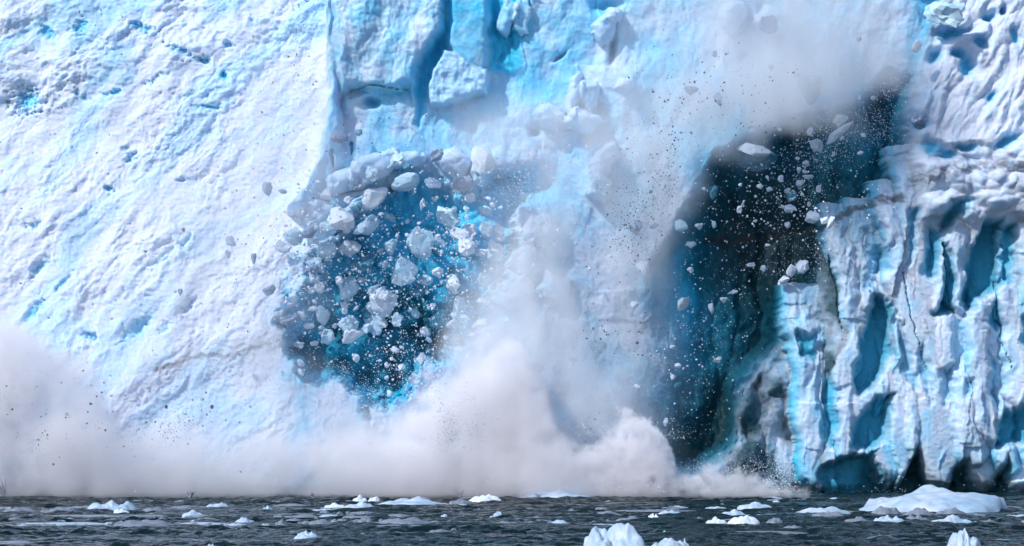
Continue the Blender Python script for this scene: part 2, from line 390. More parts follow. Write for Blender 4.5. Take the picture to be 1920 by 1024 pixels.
# --- right: bright slope above, lumpy band, fluted pillars below
right = sm(1670, 1730, A + (B - 200) * .35 * (B < 200))
ca, sa = math.cos(math.radians(-62)), math.sin(math.radians(-62)); E1 = A * ca + B * sa; E2 = -A * sa + B * ca
r1, _ = lumps(E1 / 90, E2 / 34, 81, .9, .6, .7); r2, _ = lumps(E1 / 30, E2 / 13, 82, .9, .6, .7)
upper = 1 - sm(250, 300, B)
hr = 4.0 - (300 - V) / 16 * .22 * (V < 300) + upper * (r1 * 1.1 + r2 * .5 + fbm2(E1 / 50, E2 / 14, 4, 83) * .35)
r3, _ = lumps(A / 52, B / 38, 84, .9, .8, .9); r4, _ = lumps(A / 20, B / 15, 85, .9, .7, .8)
band = sm(245, 290, B) * (1 - sm(400, 460, B)); hr += band * (r3 * 2.0 + r4 * .7 + .4)
k = right; h = h * (1 - k) + k * hr; blue = blue * (1 - k) + k * (np.clip(.03 + fbm2(E1 / 100, E2 / 30, 4, 86) * .14, 0, .3)); gloss = gloss * (1 - k) + k * .15
claim((right > .5) & (V < 270), 'snow_slope')
for (u, v, ru, rv, an, dp) in [(1855, 33, 14, 10, 0, 2), (1880, 23, 7, 10, 0, 1.8), (1836, 82, 14, 11, -20, 2.2), (1752, 104, 18, 12, -30, 2.4), (1795, 100, 16, 10, 0, 2), (1808, 122, 14, 22, -30, 2.6), (1790, 60, 34, 12, -10, 2.5),
        (1722, 235, 16, 14, 0, 1.5), (1765, 30, 24, 10, 0, 2.4), (1850, 185, 14, 7, -60, 1.4), (1905, 70, 10, 14, 0, 1.2), (1735, 285, 20, 14, 20, 2.5), (1800, 285, 30, 9, 0, 2), (1880, 270, 26, 10, -30, 2.0), (1760, 300, 16, 12, 0, 2)]:
    q = blob(A, B, u, v, ru, rv, an, 1.4); h -= q * dp; blue = np.maximum(blue, q * .50)  # shadow blotches on the slope, tinted blue into the pits

# --- right cave
rc = [(1205, 520), (1250, 460), (1290, 395), (1345, 290), (1420, 262), (1480, 225), (1560, 215), (1620, 190), (1665, 140), (1700, 150), (1705, 250), (1690, 330), (1672, 362), (1640, 400), (1590, 425), (1555, 470),
      (1540, 540), (1500, 600), (1470, 640), (1400, 720), (1390, 800), (1360, 862), (1290, 880), (1220, 850), (1190, 760), (1215, 640)]
sd = sdf_poly(A, B, rc); k = sm(16, -30, sd)
fl, _ = lumps(A / 46, B / 170, 91, .9, .7, .8); fl2, _ = lumps(A / 18, B / 60, 92, .9, .6, .7)
k2 = k * (.12 + .88 * sm(1195, 1320, A + (500 - B) * .12)); k, kk_ = k2, k
h = h * (1 - k) + k * (-8.5 + fl * 1.8 + fl2 * .5 + fbm2(A / 80, B / 150, 4, 93) * 1.2 + 3.5 * sm(1450, 1640, A) * sm(500, 300, B))
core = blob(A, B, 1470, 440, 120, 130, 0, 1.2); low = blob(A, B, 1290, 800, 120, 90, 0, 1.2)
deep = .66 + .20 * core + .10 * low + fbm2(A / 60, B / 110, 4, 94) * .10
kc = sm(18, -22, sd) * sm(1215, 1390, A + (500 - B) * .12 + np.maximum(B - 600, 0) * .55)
shade_ice = np.maximum(shade_ice, kc * np.clip(.74 + .40 * core + .30 * low + fbm2(A / 50, B / 120, 4, 97) * .22 - .34 * blob(A, B, 1390, 300, 90, 60) - .30 * blob(A, B, 1270, 570, 60, 100) - .12 * sm(1500, 1620, A), 0, 1))  # the cave's shade painted together with its dark teal ice
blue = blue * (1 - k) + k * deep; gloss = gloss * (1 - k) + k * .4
dirt = np.maximum(dirt, k * .08 * np.clip(core, 0, 1)); claim(sd < 0, 'cave_wall')  # shade of the cave core deepened through the dirt tint
d, s = dist_line(A, B, [(1330, 440), (1460, 438), (1540, 425), (1600, 392), (1680, 372)]); dirt = np.maximum(dirt, sm(14, 0, d + fbm2(A / 25, B / 12, 4, 95) * 16) * .75)
dirt = np.maximum(dirt, sm(70, 10, dist_line(A, B, [(1400, 455), (1500, 460), (1600, 440)])[0] + fbm2(A / 40, B / 40, 3, 96) * 20) * .22)

# --- dim buttress between the cave and the pillars, its shadow painted into the ice colour
bt = [(1540, 440), (1580, 440), (1585, 640), (1520, 940), (1360, 940), (1375, 830), (1410, 720), (1450, 660), (1500, 610), (1540, 540)]
sd = sdf_poly(A, B, bt); k = sm(14, -14, sd)
b1, _ = lumps(A / 42, B / 80, 101, .9, .8, .9); b2, _ = lumps(A / 20, B / 34, 102, .9, .7, .8)
h = h * (1 - k) + k * (-2.6 + b1 * 2.2 + b2 * .9 + fbm2(A / 40, B / 60, 4, 103) * .7 + sm(640, 800, B) * .8)
blue = blue * (1 - k) + k * np.clip(.15 + fbm2(A / 60, B / 70, 4, 104) * .3, .02, .4); shade_ice = shade_ice * (1 - k) + k * np.clip(.42 + fbm2(A / 45, B / 60, 5, 105) * .85 + .45 * sm(1470, 1390, A) + .35 * sm(720, 560, B), .05, .93); claim(sd < 0, 'ice_buttress')

# --- the fluted pillars.  (centre line, left width, right width, height, lowest row, blue)
PIL = [
 ([(1492, 590), (1505, 680), (1518, 780), (1528, 880), (1530, 925)], 22, 46, 5.2, 925, .16),
 ([(1500, 600), (1512, 640), (1500, 665)], 26, 34, 6.0, 680, .20),
 ([(1562, 440), (1588, 500), (1592, 570), (1585, 650), (1575, 760), (1562, 850)], 22, 62, 6.2, 885, .08),
 ([(1620, 430), (1625, 500), (1618, 560)], 24, 30, 5.0, 600, .10),
 ([(1652, 690), (1655, 745), (1640, 790)], 26, 22, 5.4, 800, .12),
 ([(1640, 800), (1645, 905)], 20, 24, 5.0, 925, .18),
 ([(1658, 400), (1668, 470), (1672, 540)], 22, 40, 6.4, 580, .06),
 ([(1676, 575), (1684, 660), (1694, 760), (1706, 850), (1712, 905)], 18, 48, 6.8, 915, .10),
 ([(1715, 640), (1728, 740), (1748, 850), (1752, 890)], 28, 40, 6.2, 905, .10),
 ([(1712, 330), (1720, 420), (1716, 520), (1730, 600)], 34, 34, 6.4, 650, .05),
 ([(1752, 440), (1752, 520), (1750, 580)], 16, 24, 7.2, 600, .06),
 ([(1768, 585), (1764, 640), (1768, 690)], 24, 34, 7.0, 715, .05),
 ([(1790, 330), (1800, 420), (1786, 500), (1798, 580)], 34, 40, 6.8, 600, .05),
 ([(1792, 690), (1806, 760), (1812, 850), (1810, 880)], 32, 42, 7.0, 895, .08),
 ([(1838, 560), (1834, 650), (1838, 740), (1848, 815)], 26, 40, 7.2, 850, .06),
 ([(1866, 380), (1880, 480), (1890, 600), (1902, 720)], 22, 36, 6.6, 780, .06),
 ([(1884, 760), (1880, 830), (1886, 890)], 30, 34, 6.2, 908, .14),
 ([(1925, 340), (1930, 480), (1930, 620), (1945, 760), (1950, 900)], 34, 46, 6.8, 925, .08),
 ([(1990, 340), (2000, 600), (2010, 900)], 50, 60, 7.2, 925, .08)]
rp1 = fbm2(A / 30, B / 110, 5, 111, .55) * .45 + lumps(A / 30 + B / 160, B / 120, 113, .45, 1.3, .9)[0] * .55 + lumps(A / 13, B / 52, 114, .5, 1.2, .8)[0] * .26
zone = sm(1500, 1560, A) * sm(380, 450, B)
AS = A - (B - 500) * .13
w1, _ = lumps(AS / 58, B / 300, 116, .5, 1.2, .9); w2, _ = lumps(AS / 28, B / 150, 117, .5, 1.1, .8); w3, _ = lumps(AS / 60 + 4, B / 95, 118, .5, 1.0, .7, 'min')
under = 1.0 + w1 * 2.0 + w2 * .4 + w3 * .3
hz = h * (1 - zone) + zone * under; blue = np.where(zone > 0, blue * (1 - zone) + zone * np.clip(.14 + fbm2(A / 50, B / 110, 4, 115) * .26 + .24 * sm(.8, .2, w1), .04, .5), blue)
pid = np.full(U.shape, -1, np.int32)
A2 = U + wu * .9; B2 = V + wv * .5
for i, (pts, wl, wr, hh, vend, bl) in enumerate(PIL):
    pv = np.array([p[1] for p in pts], float); pu = np.array([p[0] for p in pts], float)
    cu = np.interp(B2, pv, pu); dx = A2 - cu
    wl_, wr_ = wl * 1.5 * (1 + .12 * noise2(B / 60, B * 0 + i, 200 + i)), wr * 1.5 * (1 + .12 * noise2(B / 60, B * 0 + i, 300 + i))
    t = np.where(dx < 0, -dx / wl_, dx / wr_)
    prof = np.where(dx < 0, np.clip(1 - t ** 2.6, 0, 1) ** .6, np.clip(1.15 - t * 1.15, 0, 1))
    top = sm(pts[0][1] - 60, pts[0][1] + 30, B2); bot = 1 - sm(vend - 26, vend + 4, B2 + np.abs(dx) * .7)
    pr = prof * (top ** .6) * np.sqrt(np.clip(bot, 0, 1))
    cand = .2 + pr * (hh * .50) + rp1 * np.sqrt(prof) * .9 + w3 * .5 - dx * .012
    m = (prof > .01) & (cand > hz) & (top > 0) & (bot > 0)
    hz = np.where(m, cand, hz); pid[m] = i
    shade_ice = np.where(m, shade_ice * .12, shade_ice); blue = np.where(m, bl * .8 + .10 + fbm2(A / 30, B / 90, 3, 120 + i) * .16 + .20 * sm(.45, 1., t) + .16 * sm(820, 915, B), blue)
h = hz
for i in range(len(PIL)):
    claim((pid == i) & (B > 300), 'ice_pillar')
# blue wedges and alcoves among the pillars, their shade put into the ice colour
for (pts, dp, bl) in [
   ([(1632, 557), (1671, 576), (1661, 640), (1658, 678), (1626, 730), (1600, 742), (1596, 691), (1620, 614)], 4.2, .66), ([(1632, 755), (1668, 742), (1658, 813), (1620, 845), (1585, 839), (1596, 794)], 4.0, .66),
   ([(1838, 419), (1866, 412), (1866, 537), (1825, 563), (1809, 589), (1800, 557), (1806, 499)], 4.8, .70), ([(1866, 428), (1892, 428), (1889, 537), (1870, 540)], 3.0, .62), ([(1809, 377), (1786, 409), (1761, 435), (1750, 422), (1773, 388)], 2.8, .50),
   ([(1735, 428), (1757, 435), (1754, 492), (1735, 524), (1720, 512)], 3.0, .50), ([(1764, 467), (1773, 486), (1783, 582), (1748, 585), (1761, 537)], 4, .58), ([(1863, 569), (1866, 601), (1857, 617), (1836, 608)], 2.6, .50),
   ([(1632, 470), (1664, 465), (1661, 518), (1630, 514)], 1.8, .38), ([(1488, 627), (1523, 630), (1520, 668), (1492, 665)], 2.6, .58), ([(1540, 875), (1640, 845), (1640, 935), (1530, 935)], 4, .68),
   ([(1870, 774), (1935, 764), (1935, 830), (1857, 840)], 3.6, .66), ([(1549, 691), (1570, 730), (1558, 845), (1534, 832)], 2.8, .52), ([(1674, 614), (1699, 666), (1709, 730), (1682, 691)], 1.8, .36), ([(1722, 640), (1737, 698), (1729, 768), (1708, 666)], 1.8, .36),
   ([(1755, 690), (1782, 680), (1775, 735), (1755, 758)], 1.8, .34), ([(1798, 714), (1815, 716), (1812, 746), (1800, 744)], 1.8, .40), ([(1700, 395), (1716, 392), (1706, 470), (1690, 500)], 2.2, .42), ([(1612, 430), (1640, 425), (1636, 560), (1618, 545)], 1.5, .30),
   ([(1845, 660), (1868, 690), (1862, 770), (1848, 740)], 1.8, .36), ([(1905, 600), (1930, 590), (1930, 690), (1910, 680)], 2.4, .46)]:
    sd = sdf_poly(A, B, pts) + fbm2(A / 22, B / 30, 3, 133) * 6; k = sm(9, -11, sd); h = h - k * dp * .6; e_ = sm(14, -10, sd); blue = np.maximum(blue, e_ * min(bl, .55)); shade_ice = np.maximum(shade_ice, e_ * max(0, bl - .26) * 1.1); pid[sd < 0] = -1
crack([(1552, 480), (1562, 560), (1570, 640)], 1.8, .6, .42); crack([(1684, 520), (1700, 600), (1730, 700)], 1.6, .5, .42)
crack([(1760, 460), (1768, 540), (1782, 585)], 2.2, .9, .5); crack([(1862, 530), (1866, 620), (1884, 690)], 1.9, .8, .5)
# waterline undercut and the scalloped arches beneath the pillars, with their shade painted on dark
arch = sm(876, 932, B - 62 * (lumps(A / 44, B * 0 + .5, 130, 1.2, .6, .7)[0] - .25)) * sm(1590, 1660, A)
h -= arch * 3.6; blue = np.maximum(blue, arch * .5); shade_ice = np.maximum(shade_ice, arch * .95)
h -= sm(905, 930, V) * 1.2 * (1 - arch)
# grit lines carried in the ice
d, s = dist_line(A, B, [(300, 690), (370, 672), (430, 672), (520, 640)]); dirt = np.maximum(dirt, sm(9, 1, d + fbm2(A / 18, B / 9, 3, 141) * 7) * .55)
dirt = np.maximum(dirt, sm(50, 5, d + fbm2(A / 40, B / 20, 3, 142) * 22) * .14)
d, s = dist_line(A, B, [(1700, 350), (1760, 335), (1800, 325), (1860, 312), (1900, 320), (1990, 300)]); dirt = np.maximum(dirt, sm(10, 0, d + fbm2(A / 14, B / 7, 4, 143) * 15) * .55)
dirt = np.maximum(dirt, right * band * np.clip(fbm2(A / 60, B / 20, 4, 144) * .9 - .12, 0, .4))
dirt = np.maximum(dirt, np.clip(fbm2(D1 / 120, D2 / 40, 5, 145) - .35, 0, .5) * .35 * left)

h += fbm2(A / 7, B / 7, 2, 150) * .05
xs = X_(U) + fbm2(U / 60, V / 60, 3, 151) * .35
back = np.maximum(0, (V * -1 - 120)) / 16                     # above the cliff the glacier leans back and flattens out
ys = FRONT - h + back * 1.5 + np.maximum(0, back - 12) * 2
zs = Z_(V) - np.maximum(0, back - 14) * .6
co = np.stack([xs, ys, zs], -1).reshape(-1, 3)
nr, nc = U.shape
idx = np.arange(nr * nc, dtype=np.int32).reshape(nr, nc)
quads = np.stack([idx[:-1, :-1], idx[1:, :-1], idx[1:, 1:], idx[:-1, 1:]], -1).reshape(-1, 4)
fpart = parts[:-1, :-1].ravel()
# fold tiny scraps back into the face
cnt = np.bincount(fpart, minlength=len(PART))
for kk in range(1, len(PART)):
    if cnt[kk] < 250: fpart[fpart == kk] = 0
root = None
si_ = np.clip(shade_ice, 0, 1).ravel()
bl_, di_, gl_ = np.clip(blue, 0, 1).ravel(), np.clip(dirt, 0, 1).ravel(), np.clip(gloss, 0, 1).ravel()
for kk in range(len(PART)):
    f = quads[fpart == kk]
    if len(f) == 0: continue
    used, inv = np.unique(f, return_inverse=True)
    me = mesh_np(PART[kk], co[used], inv.reshape(-1, 4).astype(np.int32))
    attr(me, 'blue', bl_[used]); attr(me, 'dirt', di_[used]); attr(me, 'shade_ice', si_[used]); attr(me, 'gloss', gl_[used])
    if kk == 0:
        root = link('glacier_front', me, None, M['glacier'])
        tag(root, 'white and blue calving glacier front rising out of the dark sea', None, None, 'structure')
    else:
        link(PART[kk], me, root, M['glacier'])

def wall_y(u, v):
    """distance of the ice surface at a spot of the front"""
    i = int(np.clip(np.searchsorted(vs, v), 0, nr - 1)); j = int(np.clip(np.searchsorted(us, u), 0, nc - 1))
    return float(ys[i, j])

# ------------------------------------------------------------------ sea
yy = np.concatenate([[-3000, -800, -100], np.linspace(20, 128, 30)[:-1], np.arange(128, 312, .26), [330, 500]]).astype(np.float32)
xx = np.concatenate([[-4000, -1200, -400], np.linspace(-200, -72, 60)[:-1], np.arange(-72, 72, .34), np.linspace(72, 200, 60), [400, 1200, 4000]]).astype(np.float32)
XX, YY = np.meshgrid(xx, yy)
wave = (ridged2(XX / 13, YY / 6.0, 5, 401, .6) - .6) * .85 + (ridged2(XX / 2.9, YY / 1.7, 3, 402) - .6) * .36 + fbm2(XX / 40, YY / 22, 2, 403) * .25
calm = sm(-.1, .35, fbm2(XX / 60, YY / 9, 3, 404))
fade = sm(20, 60, YY) * sm(400, 315, YY) * (1 - sm(150, 300, np.abs(XX)))
wave = wave * (1 - .45 * calm) * fade
nr2, nc2 = XX.shape; idx = np.arange(nr2 * nc2, dtype=np.int32).reshape(nr2, nc2)
q = np.stack([idx[:-1, :-1], idx[:-1, 1:], idx[1:, 1:], idx[1:, :-1]], -1).reshape(-1, 4)
sea = link('sea', mesh_np('sea', np.stack([XX, YY, wave], -1).reshape(-1, 3), q), None, M['water'])
tag(sea, 'dark rippled sea water in front of the glacier', None, None, 'structure')

# ------------------------------------------------------------------ ice pieces
import bmesh
def ico(sub):
    bm = bmesh.new(); bmesh.ops.create_icosphere(bm, subdivisions=sub, radius=1)
    v = np.array([x.co[:] for x in bm.verts], np.float32); f = np.array([[q.index for q in x.verts] for x in bm.faces], np.int32); bm.free(); return v, f
ICO = {s: ico(s) for s in (1, 2, 3, 4)}

def rock(seed, sub=3, planes=11, soft=14, ax=(1, 1, 1), lump=.12):
    """a broken block: a ball cut by random planes, edges a little rounded"""
    rs = np.random.RandomState(seed); v, f = ICO[sub]
    n = rs.normal(size=(planes, 3)); n /= np.linalg.norm(n, axis=1)[:, None]; d = rs.uniform(.55, .95, planes)
    dots = np.maximum(v @ n.T, 1e-3) / d                      # 1/r per plane
    inv = (np.sum(dots ** soft, axis=1) + .8 ** soft) ** (1.0 / soft)
    r = 1 / inv
    r *= 1 + lump * noise3(v[:, 0] * 2 + seed, v[:, 1] * 2, v[:, 2] * 2, seed) + lump * .4 * noise3(v[:, 0] * 5 + seed, v[:, 1] * 5, v[:, 2] * 5, seed + 3)
    p = v * r[:, None]
    p -= (p.max(0) + p.min(0)) / 2
    p /= (p.max(0) - p.min(0)) / 2
    return p * np.array(ax), f

POOL = {}
def pool_mesh(kind, sub, nvar, mat, rnd):
    key = (kind, sub, mat)
    if key not in POOL:
        L_ = []
        for i in range(nvar):
            planes, soft, lump = {'round': (10, 16, .16), 'block': (8, 40, .20), 'shard': (6, 50, .22), 'lump': (12, 14, .42)}[kind]
            p, f = rock(1000 + i * 7 + hash_str(kind), sub, planes, soft, (1, 1, 1), lump)
            me = mesh_np('ice_chunk', p, f); me.set_sharp_from_angle(angle=math.radians(24)); me.materials.append(M[mat]); L_.append(me)
        POOL[key] = L_
    return rnd.choice(POOL[key])
def hash_str(s): return sum(ord(c) * (i + 1) for i, c in enumerate(s))

R = random.Random(7)
def chunk(u, v, wpx, hpx, mat, off=6.0, kind='block', rot=None, label=None, group=None, sub=3, wy=None):
    y = (wall_y(u, v) if wy is None else wy) - off
    p = P(u, v, y); k = y / FPX / 2
    me = pool_mesh(kind, sub, 6, mat, R)
    o = link('falling_ice_chunk', me, None, None, p)
    tw = (.8, 1.25)[kind == 'shard']; o.scale = (wpx * k, (wpx + hpx) / 2 * k * tw, hpx * k)
    # a small tilt keeps the outline near its measured width and height, spin is baked in the variants
    o.rotation_euler = (R.uniform(-.25, .25), math.radians(rot or 0) + (0 if rot else R.uniform(-.15, .15)), R.choice([0, math.pi]) + R.uniform(-.3, .3))
    tag(o, label, 'ice chunk', group or 'ice chunks falling from the glacier')
    return o

# big ones, each where it is in the air: (u, v, w, h, material, kind, tilt, metres off the wall, label)
BIG = [
 (661, 631, 44, 31, 'white', 'round', 0, 7, 'large bright white rounded ice chunk alone in the lower left of the blue hollow'),
 (717, 567, 54, 50, 'white', 'block', 20, 6, 'largest pale faceted ice block in the blue hollow, just above a blue one'),
 (702, 604, 44, 44, 'pale', 'block', -30, 4, 'pale blue ice block hanging right below the largest faceted block'),
 (759, 512, 58, 50, 'pale', 'shard', -35, 6, 'pale blue wedge shaped ice block in the middle of the blue hollow'),
 (788, 457, 54, 54, 'pale', 'block', 5, 5, 'squarish translucent blue ice block above the pale blue wedge'),
 (862, 440, 38, 30, 'white', 'round', 0, 8, 'upper of two touching smooth white ice chunks right of the blue hollow'),
 (875, 464, 33, 38, 'white', 'round', 10, 8.5, 'lower of two touching smooth white ice chunks right of the blue hollow'),
 (903, 472, 30, 13, 'white', 'shard', 5, 8, 'thin flat white ice sliver pointing right beside the two touching chunks'),
 (850, 530, 28, 34, 'white', 'round', 0, 8, 'smooth white oval ice chunk with thin dark rim right of the wedge'),
 (911, 430, 26, 30, 'pale', 'block', 0, 6, 'pale blue ice block directly left of a smaller rounded one at the hollow rim'),
 (936, 431, 23, 22, 'white', 'round', 0, 6, 'small rounded white ice chunk at the right rim of the blue hollow'),
 (615, 632, 30, 30, 'pale', 'block', 0, 5, 'dull pale ice chunk just left of the bright rounded one'),
 (745, 600, 24, 30, 'pale', 'lump', 0, 6, 'ragged pale ice chunk right of the largest faceted block'),
 (669, 672, 14, 17, 'white', 'shard', 0, 8, 'small bright ice chunk below the large bright rounded one'),
 (725, 684, 9, 13, 'white', 'block', 0, 8, 'small upright white ice chip in the dark bottom of the blue hollow'),
 (753, 688, 14, 12, 'white', 'block', 0, 8, 'small white ice chip lowest on the right in the blue hollow'),
 (741, 656, 18, 11, 'white', 'block', -35, 7, 'slanting white ice chip in the dark bottom of the blue hollow'),
 (646, 583, 12, 13, 'white', 'block', 0, 8, 'small white ice chip above the large bright rounded chunk'),
 (812, 575, 12, 13, 'white', 'block', 0, 8, 'small white ice chip under the smooth oval chunk with dark rim'),
 (822, 511, 24, 17, 'white', 'shard', 15, 8, 'white three cornered ice piece left of the smooth oval chunk'),
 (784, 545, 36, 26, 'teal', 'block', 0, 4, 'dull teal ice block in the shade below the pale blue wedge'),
 (550, 444, 40, 36, 'pale', 'block', 0, 8, 'grey blue ice block at the left edge of the avalanche'),
 (583, 435, 40, 24, 'grey', 'shard', 20, 8, 'dark grey jagged ice piece at the left edge of the avalanche'),
 (817, 292, 34, 20, 'grey', 'shard', 30, 9, 'dark grey pointed ice shard above the avalanche'),
 (866, 345, 46, 28, 'grey', 'block', 15, 7, 'wide grey ice block under the pointed grey shard'),
 (812, 343, 36, 20, 'grey', 'round', 10, 7, 'smooth grey ice block left of the wide grey block'),
 (840, 408, 52, 36, 'pale', 'lump', 20, 6, 'ragged pale ice lump at the top of the blue hollow'),
 (732, 461, 26, 25, 'pale', 'round', 0, 6, 'small round pale ice chunk left of the squarish blue block'),
 (860, 588, 28, 66, 'pale', 'round', 0, 4, 'tall upright pale ice pillar falling through the mist'),
 (907, 525, 24, 30, 'pale', 'block', 0, 5, 'pale ice block in the mist right of the smooth oval chunk'),
 (587, 507, 20, 28, 'grey', 'block', 0, 7, 'small grey ice block left of the blue hollow'),
 (650, 540, 40, 48, 'pale', 'shard', 30, 5, 'slanting pale ice wedge in the left of the blue hollow'),
 (635, 527, 17, 22, 'white', 'shard', 0, 7, 'narrow white ice wedge in front of a slanting pale one'),
 (605, 592, 28, 38, 'pale', 'round', 0, 5, 'pale upright ice chunk at the left rim of the blue hollow'),
 (580, 611, 22, 12, 'white', 'block', 10, 7, 'small flat white ice chunk left of the blue hollow'),
 (545, 600, 42, 14, 'grey', 'shard', 15, 7, 'long grey ice shard at the far left tip of the avalanche'),
 (502, 355, 20, 27, 'grey', 'shard', 0, 12, 'lavender grey pointed ice piece falling before the left slope'),
 (530, 359, 17, 10, 'grey', 'block', 0, 12, 'small lavender grey ice piece beside a larger pointed one'),
 (910, 395, 26, 20, 'pale', 'block', 0, 6, 'pale blue ice block above the rim chunks of the blue hollow'),
 (881, 372, 22, 16, 'white', 'block', -20, 7, 'white tilted ice block below the wide grey block'),
 (980, 370, 15, 20, 'pale', 'block', 0, 6, 'pale ice piece in the blue opening right of the avalanche'),
 (637, 257, 36, 24, 'grey', 'block', 15, 8, 'grey ice chunk hanging before the glassy edge left of the slab'),
 (505, 545, 26, 20, 'grey', 'round', 0, 10, 'faint grey ice chunk left of the avalanche'),
 (791, 383, 9, 24, 'white', 'shard', 12, 7, 'thin upright white ice sliver at the top of the blue hollow'),
 (885, 627, 14, 7, 'white', 'block', -15, 8, 'tiny flat white ice chip in the mist under the tall pale pillar'),
 (860, 656, 18, 13, 'pale', 'block', 0, 5, 'faint pale ice chip above the spray crest'),
 (877, 667, 10, 20, 'white', 'lump', 0, 6, 'small ragged white ice piece right above the spray crest'),
 (432, 453, 20, 22, 'grey', 'lump', 0, 12, 'grey lavender ice chunk falling before the left slope'),
 (427, 476, 12, 16, 'grey', 'round', 0, 12, 'small grey ice chunk just under a larger one before the left slope'),
 (475, 485, 11, 22, 'grey', 'round', 0, 12, 'narrow grey ice chunk falling between the left slope and the avalanche'),
 (344, 431, 7, 8, 'dark', 'block', 0, 12, 'tiny dark chip before the middle of the left slope'),
 (338, 549, 10, 15, 'grey', 'block', 0, 12, 'small grey ice chip before the lower left slope'),
 (397, 763, 7, 8, 'dark', 'block', 0, 20, 'small dark chip in front of the pale patch in the spray'),
 (125, 777, 7, 8, 'dark', 'block', 0, 20, 'small dark chip in front of the grey left spray'),
 (312, 763, 6, 7, 'dark', 'round', 0, 20, 'round dark chip in front of the left spray'),
 (1295, 171, 28, 18, 'grey', 'block', 5, 14, 'grey flat topped ice block before the upper dust cloud'),
 (1346, 186, 16, 26, 'grey', 'shard', -15, 14, 'dark grey ragged ice piece before the upper dust cloud'),
 (1340, 101, 10, 13, 'grey', 'block', 0, 14, 'small grey ice piece high in the upper dust cloud'),
 (1391, 102, 20, 20, 'grey', 'round', 0, 10, 'faint round grey ice piece high in the upper dust cloud'),
 (1446, 127, 11, 12, 'dark', 'block', 0, 14, 'small dark ice piece above the cave in the dust cloud'),
 (1441, 47, 38, 32, 'grey', 'block', -20, 9, 'large faint grey ice block at the top of the dust cloud'),
 (1611, 73, 10, 10, 'grey', 'block', 0, 14, 'small grey ice piece at the upper right of the dust cloud'),
 (1495, 141, 13, 9, 'grey', 'shard', 10, 14, 'small grey ice flake left of the hanging dark block'),
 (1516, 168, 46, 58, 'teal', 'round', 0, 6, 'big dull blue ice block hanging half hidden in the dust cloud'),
 (1527, 149, 18, 12, 'white', 'shard', 0, 14, 'small white ice flake before the big dull blue block'),
 (1546, 149, 11, 13, 'white', 'block', -30, 14, 'small white ice flake at the right of the big dull blue block'),
 (1573, 138, 13, 9, 'white', 'block', 0, 14, 'small white ice chip right of the big dull blue block'),
 (1576, 226, 30, 24, 'white', 'lump', 0, 10, 'pale rounded ice chunk above the right cave'),
 (1575, 248, 70, 20, 'white', 'round', -32, 7, 'long slanting pale ice slab above the right cave'),
 (1637, 184, 9, 9, 'white', 'round', 0, 12, 'small round white chip before the upper end of the right cave'),
 (1611, 183, 6, 9, 'white', 'block', 0, 12, 'tiny white chip left of the small round one'),
 (1518, 247, 13, 16, 'white', 'block', -20, 12, 'upright white ice chip above the bright block in the cave mouth'),
 (1531, 273, 26, 26, 'white', 'lump', 0, 9, 'round white ice lump in the mouth of the right cave'),
 (1414, 281, 66, 28, 'white', 'round', 0, 9, 'bright flat topped ice slab gliding into the right cave'),
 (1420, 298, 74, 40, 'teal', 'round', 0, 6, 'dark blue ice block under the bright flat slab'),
 (1511, 306, 12, 11, 'white', 'block', 0, 12, 'small white ice chip below the round white lump'),
 (1613, 287, 13, 8, 'white', 'block', 5, 12, 'small flat white ice chip at the right of the cave'),
 (1515, 332, 23, 9, 'white', 'round', 0, 12, 'flat white ice flake in the upper right cave'),
 (1500, 344, 16, 12, 'white', 'shard', 0, 12, 'white ice chip just below the flat flake'),
 (1463, 335, 11, 14, 'white', 'block', 0, 12, 'white ice chip in the middle of the upper cave'),
 (1443, 355, 13, 10, 'white', 'shard', 0, 12, 'white ice chip left in the upper cave'),
 (1535, 353, 10, 16, 'white', 'lump', 0, 12, 'ragged upright white ice chip in the cave'),
 (1498, 320, 8, 14, 'white', 'block', 0, 12, 'thin upright white ice chip in the upper cave'),
 (1482, 391, 25, 17, 'white', 'round', 0, 12, 'white domed ice chunk in the middle of the cave'),
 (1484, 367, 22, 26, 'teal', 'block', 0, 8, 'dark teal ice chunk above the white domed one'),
 (1517, 383, 8, 10, 'white', 'block', 0, 12, 'small white chip above the largest white chunks of the cave'),
 (1525, 407, 30, 25, 'white', 'block', 10, 12, 'white ice block left of a split pair at the dirt line'),
 (1547, 414, 13, 18, 'white', 'block', 40, 12, 'left half of a white split pair of ice pieces at the dirt line'),
 (1558, 417, 12, 26, 'white', 'block', -20, 12, 'right half of a white split pair of ice pieces at the dirt line'),
 (1477, 423, 12, 13, 'white', 'shard', 0, 12, 'white triangular chip under the domed chunk in the cave'),
 (1504, 501, 26, 30, 'white', 'block', -15, 11, 'right white ice block of the cluster low in the cave'),
 (1483, 507, 22, 26, 'white', 'block', 10, 12, 'middle white ice block of the cluster low in the cave'),
 (1469, 525, 23, 17, 'white', 'shard', 15, 12, 'lower left white ice piece of the cluster low in the cave'),
 (1461, 533, 6, 8, 'white', 'block', 0, 12, 'tiny white chip under the cluster low in the cave'),
 (1193, 425, 30, 26, 'grey', 'shard', -35, 14, 'dark grey angular ice piece before the falling dust left of the cave'),
 (1226, 424, 18, 9, 'grey', 'shard', -25, 14, 'thin dark sliver right of the dark grey angular piece'),
 (1278, 423, 27, 24, 'pale', 'round', 0, 9, 'soft white ice chunk at the left rim of the right cave'),
 (1311, 425, 16, 14, 'white', 'block', 0, 11, 'white ice chip just inside the left rim of the right cave'),
 (1296, 460, 20, 13, 'white', 'block', 0, 12, 'white flat ice chip inside the left cave rim'),
 (1339, 421, 9, 15, 'pale', 'block', 0, 10, 'pale upright chip inside the left cave rim'),
 (1207, 506, 31, 33, 'white', 'round', 0, 8, 'soft round white ice chunk left of the right cave'),
 (1294, 507, 14, 13, 'white', 'shard', 0, 12, 'white pointed chip under the flat one at the left cave rim'),
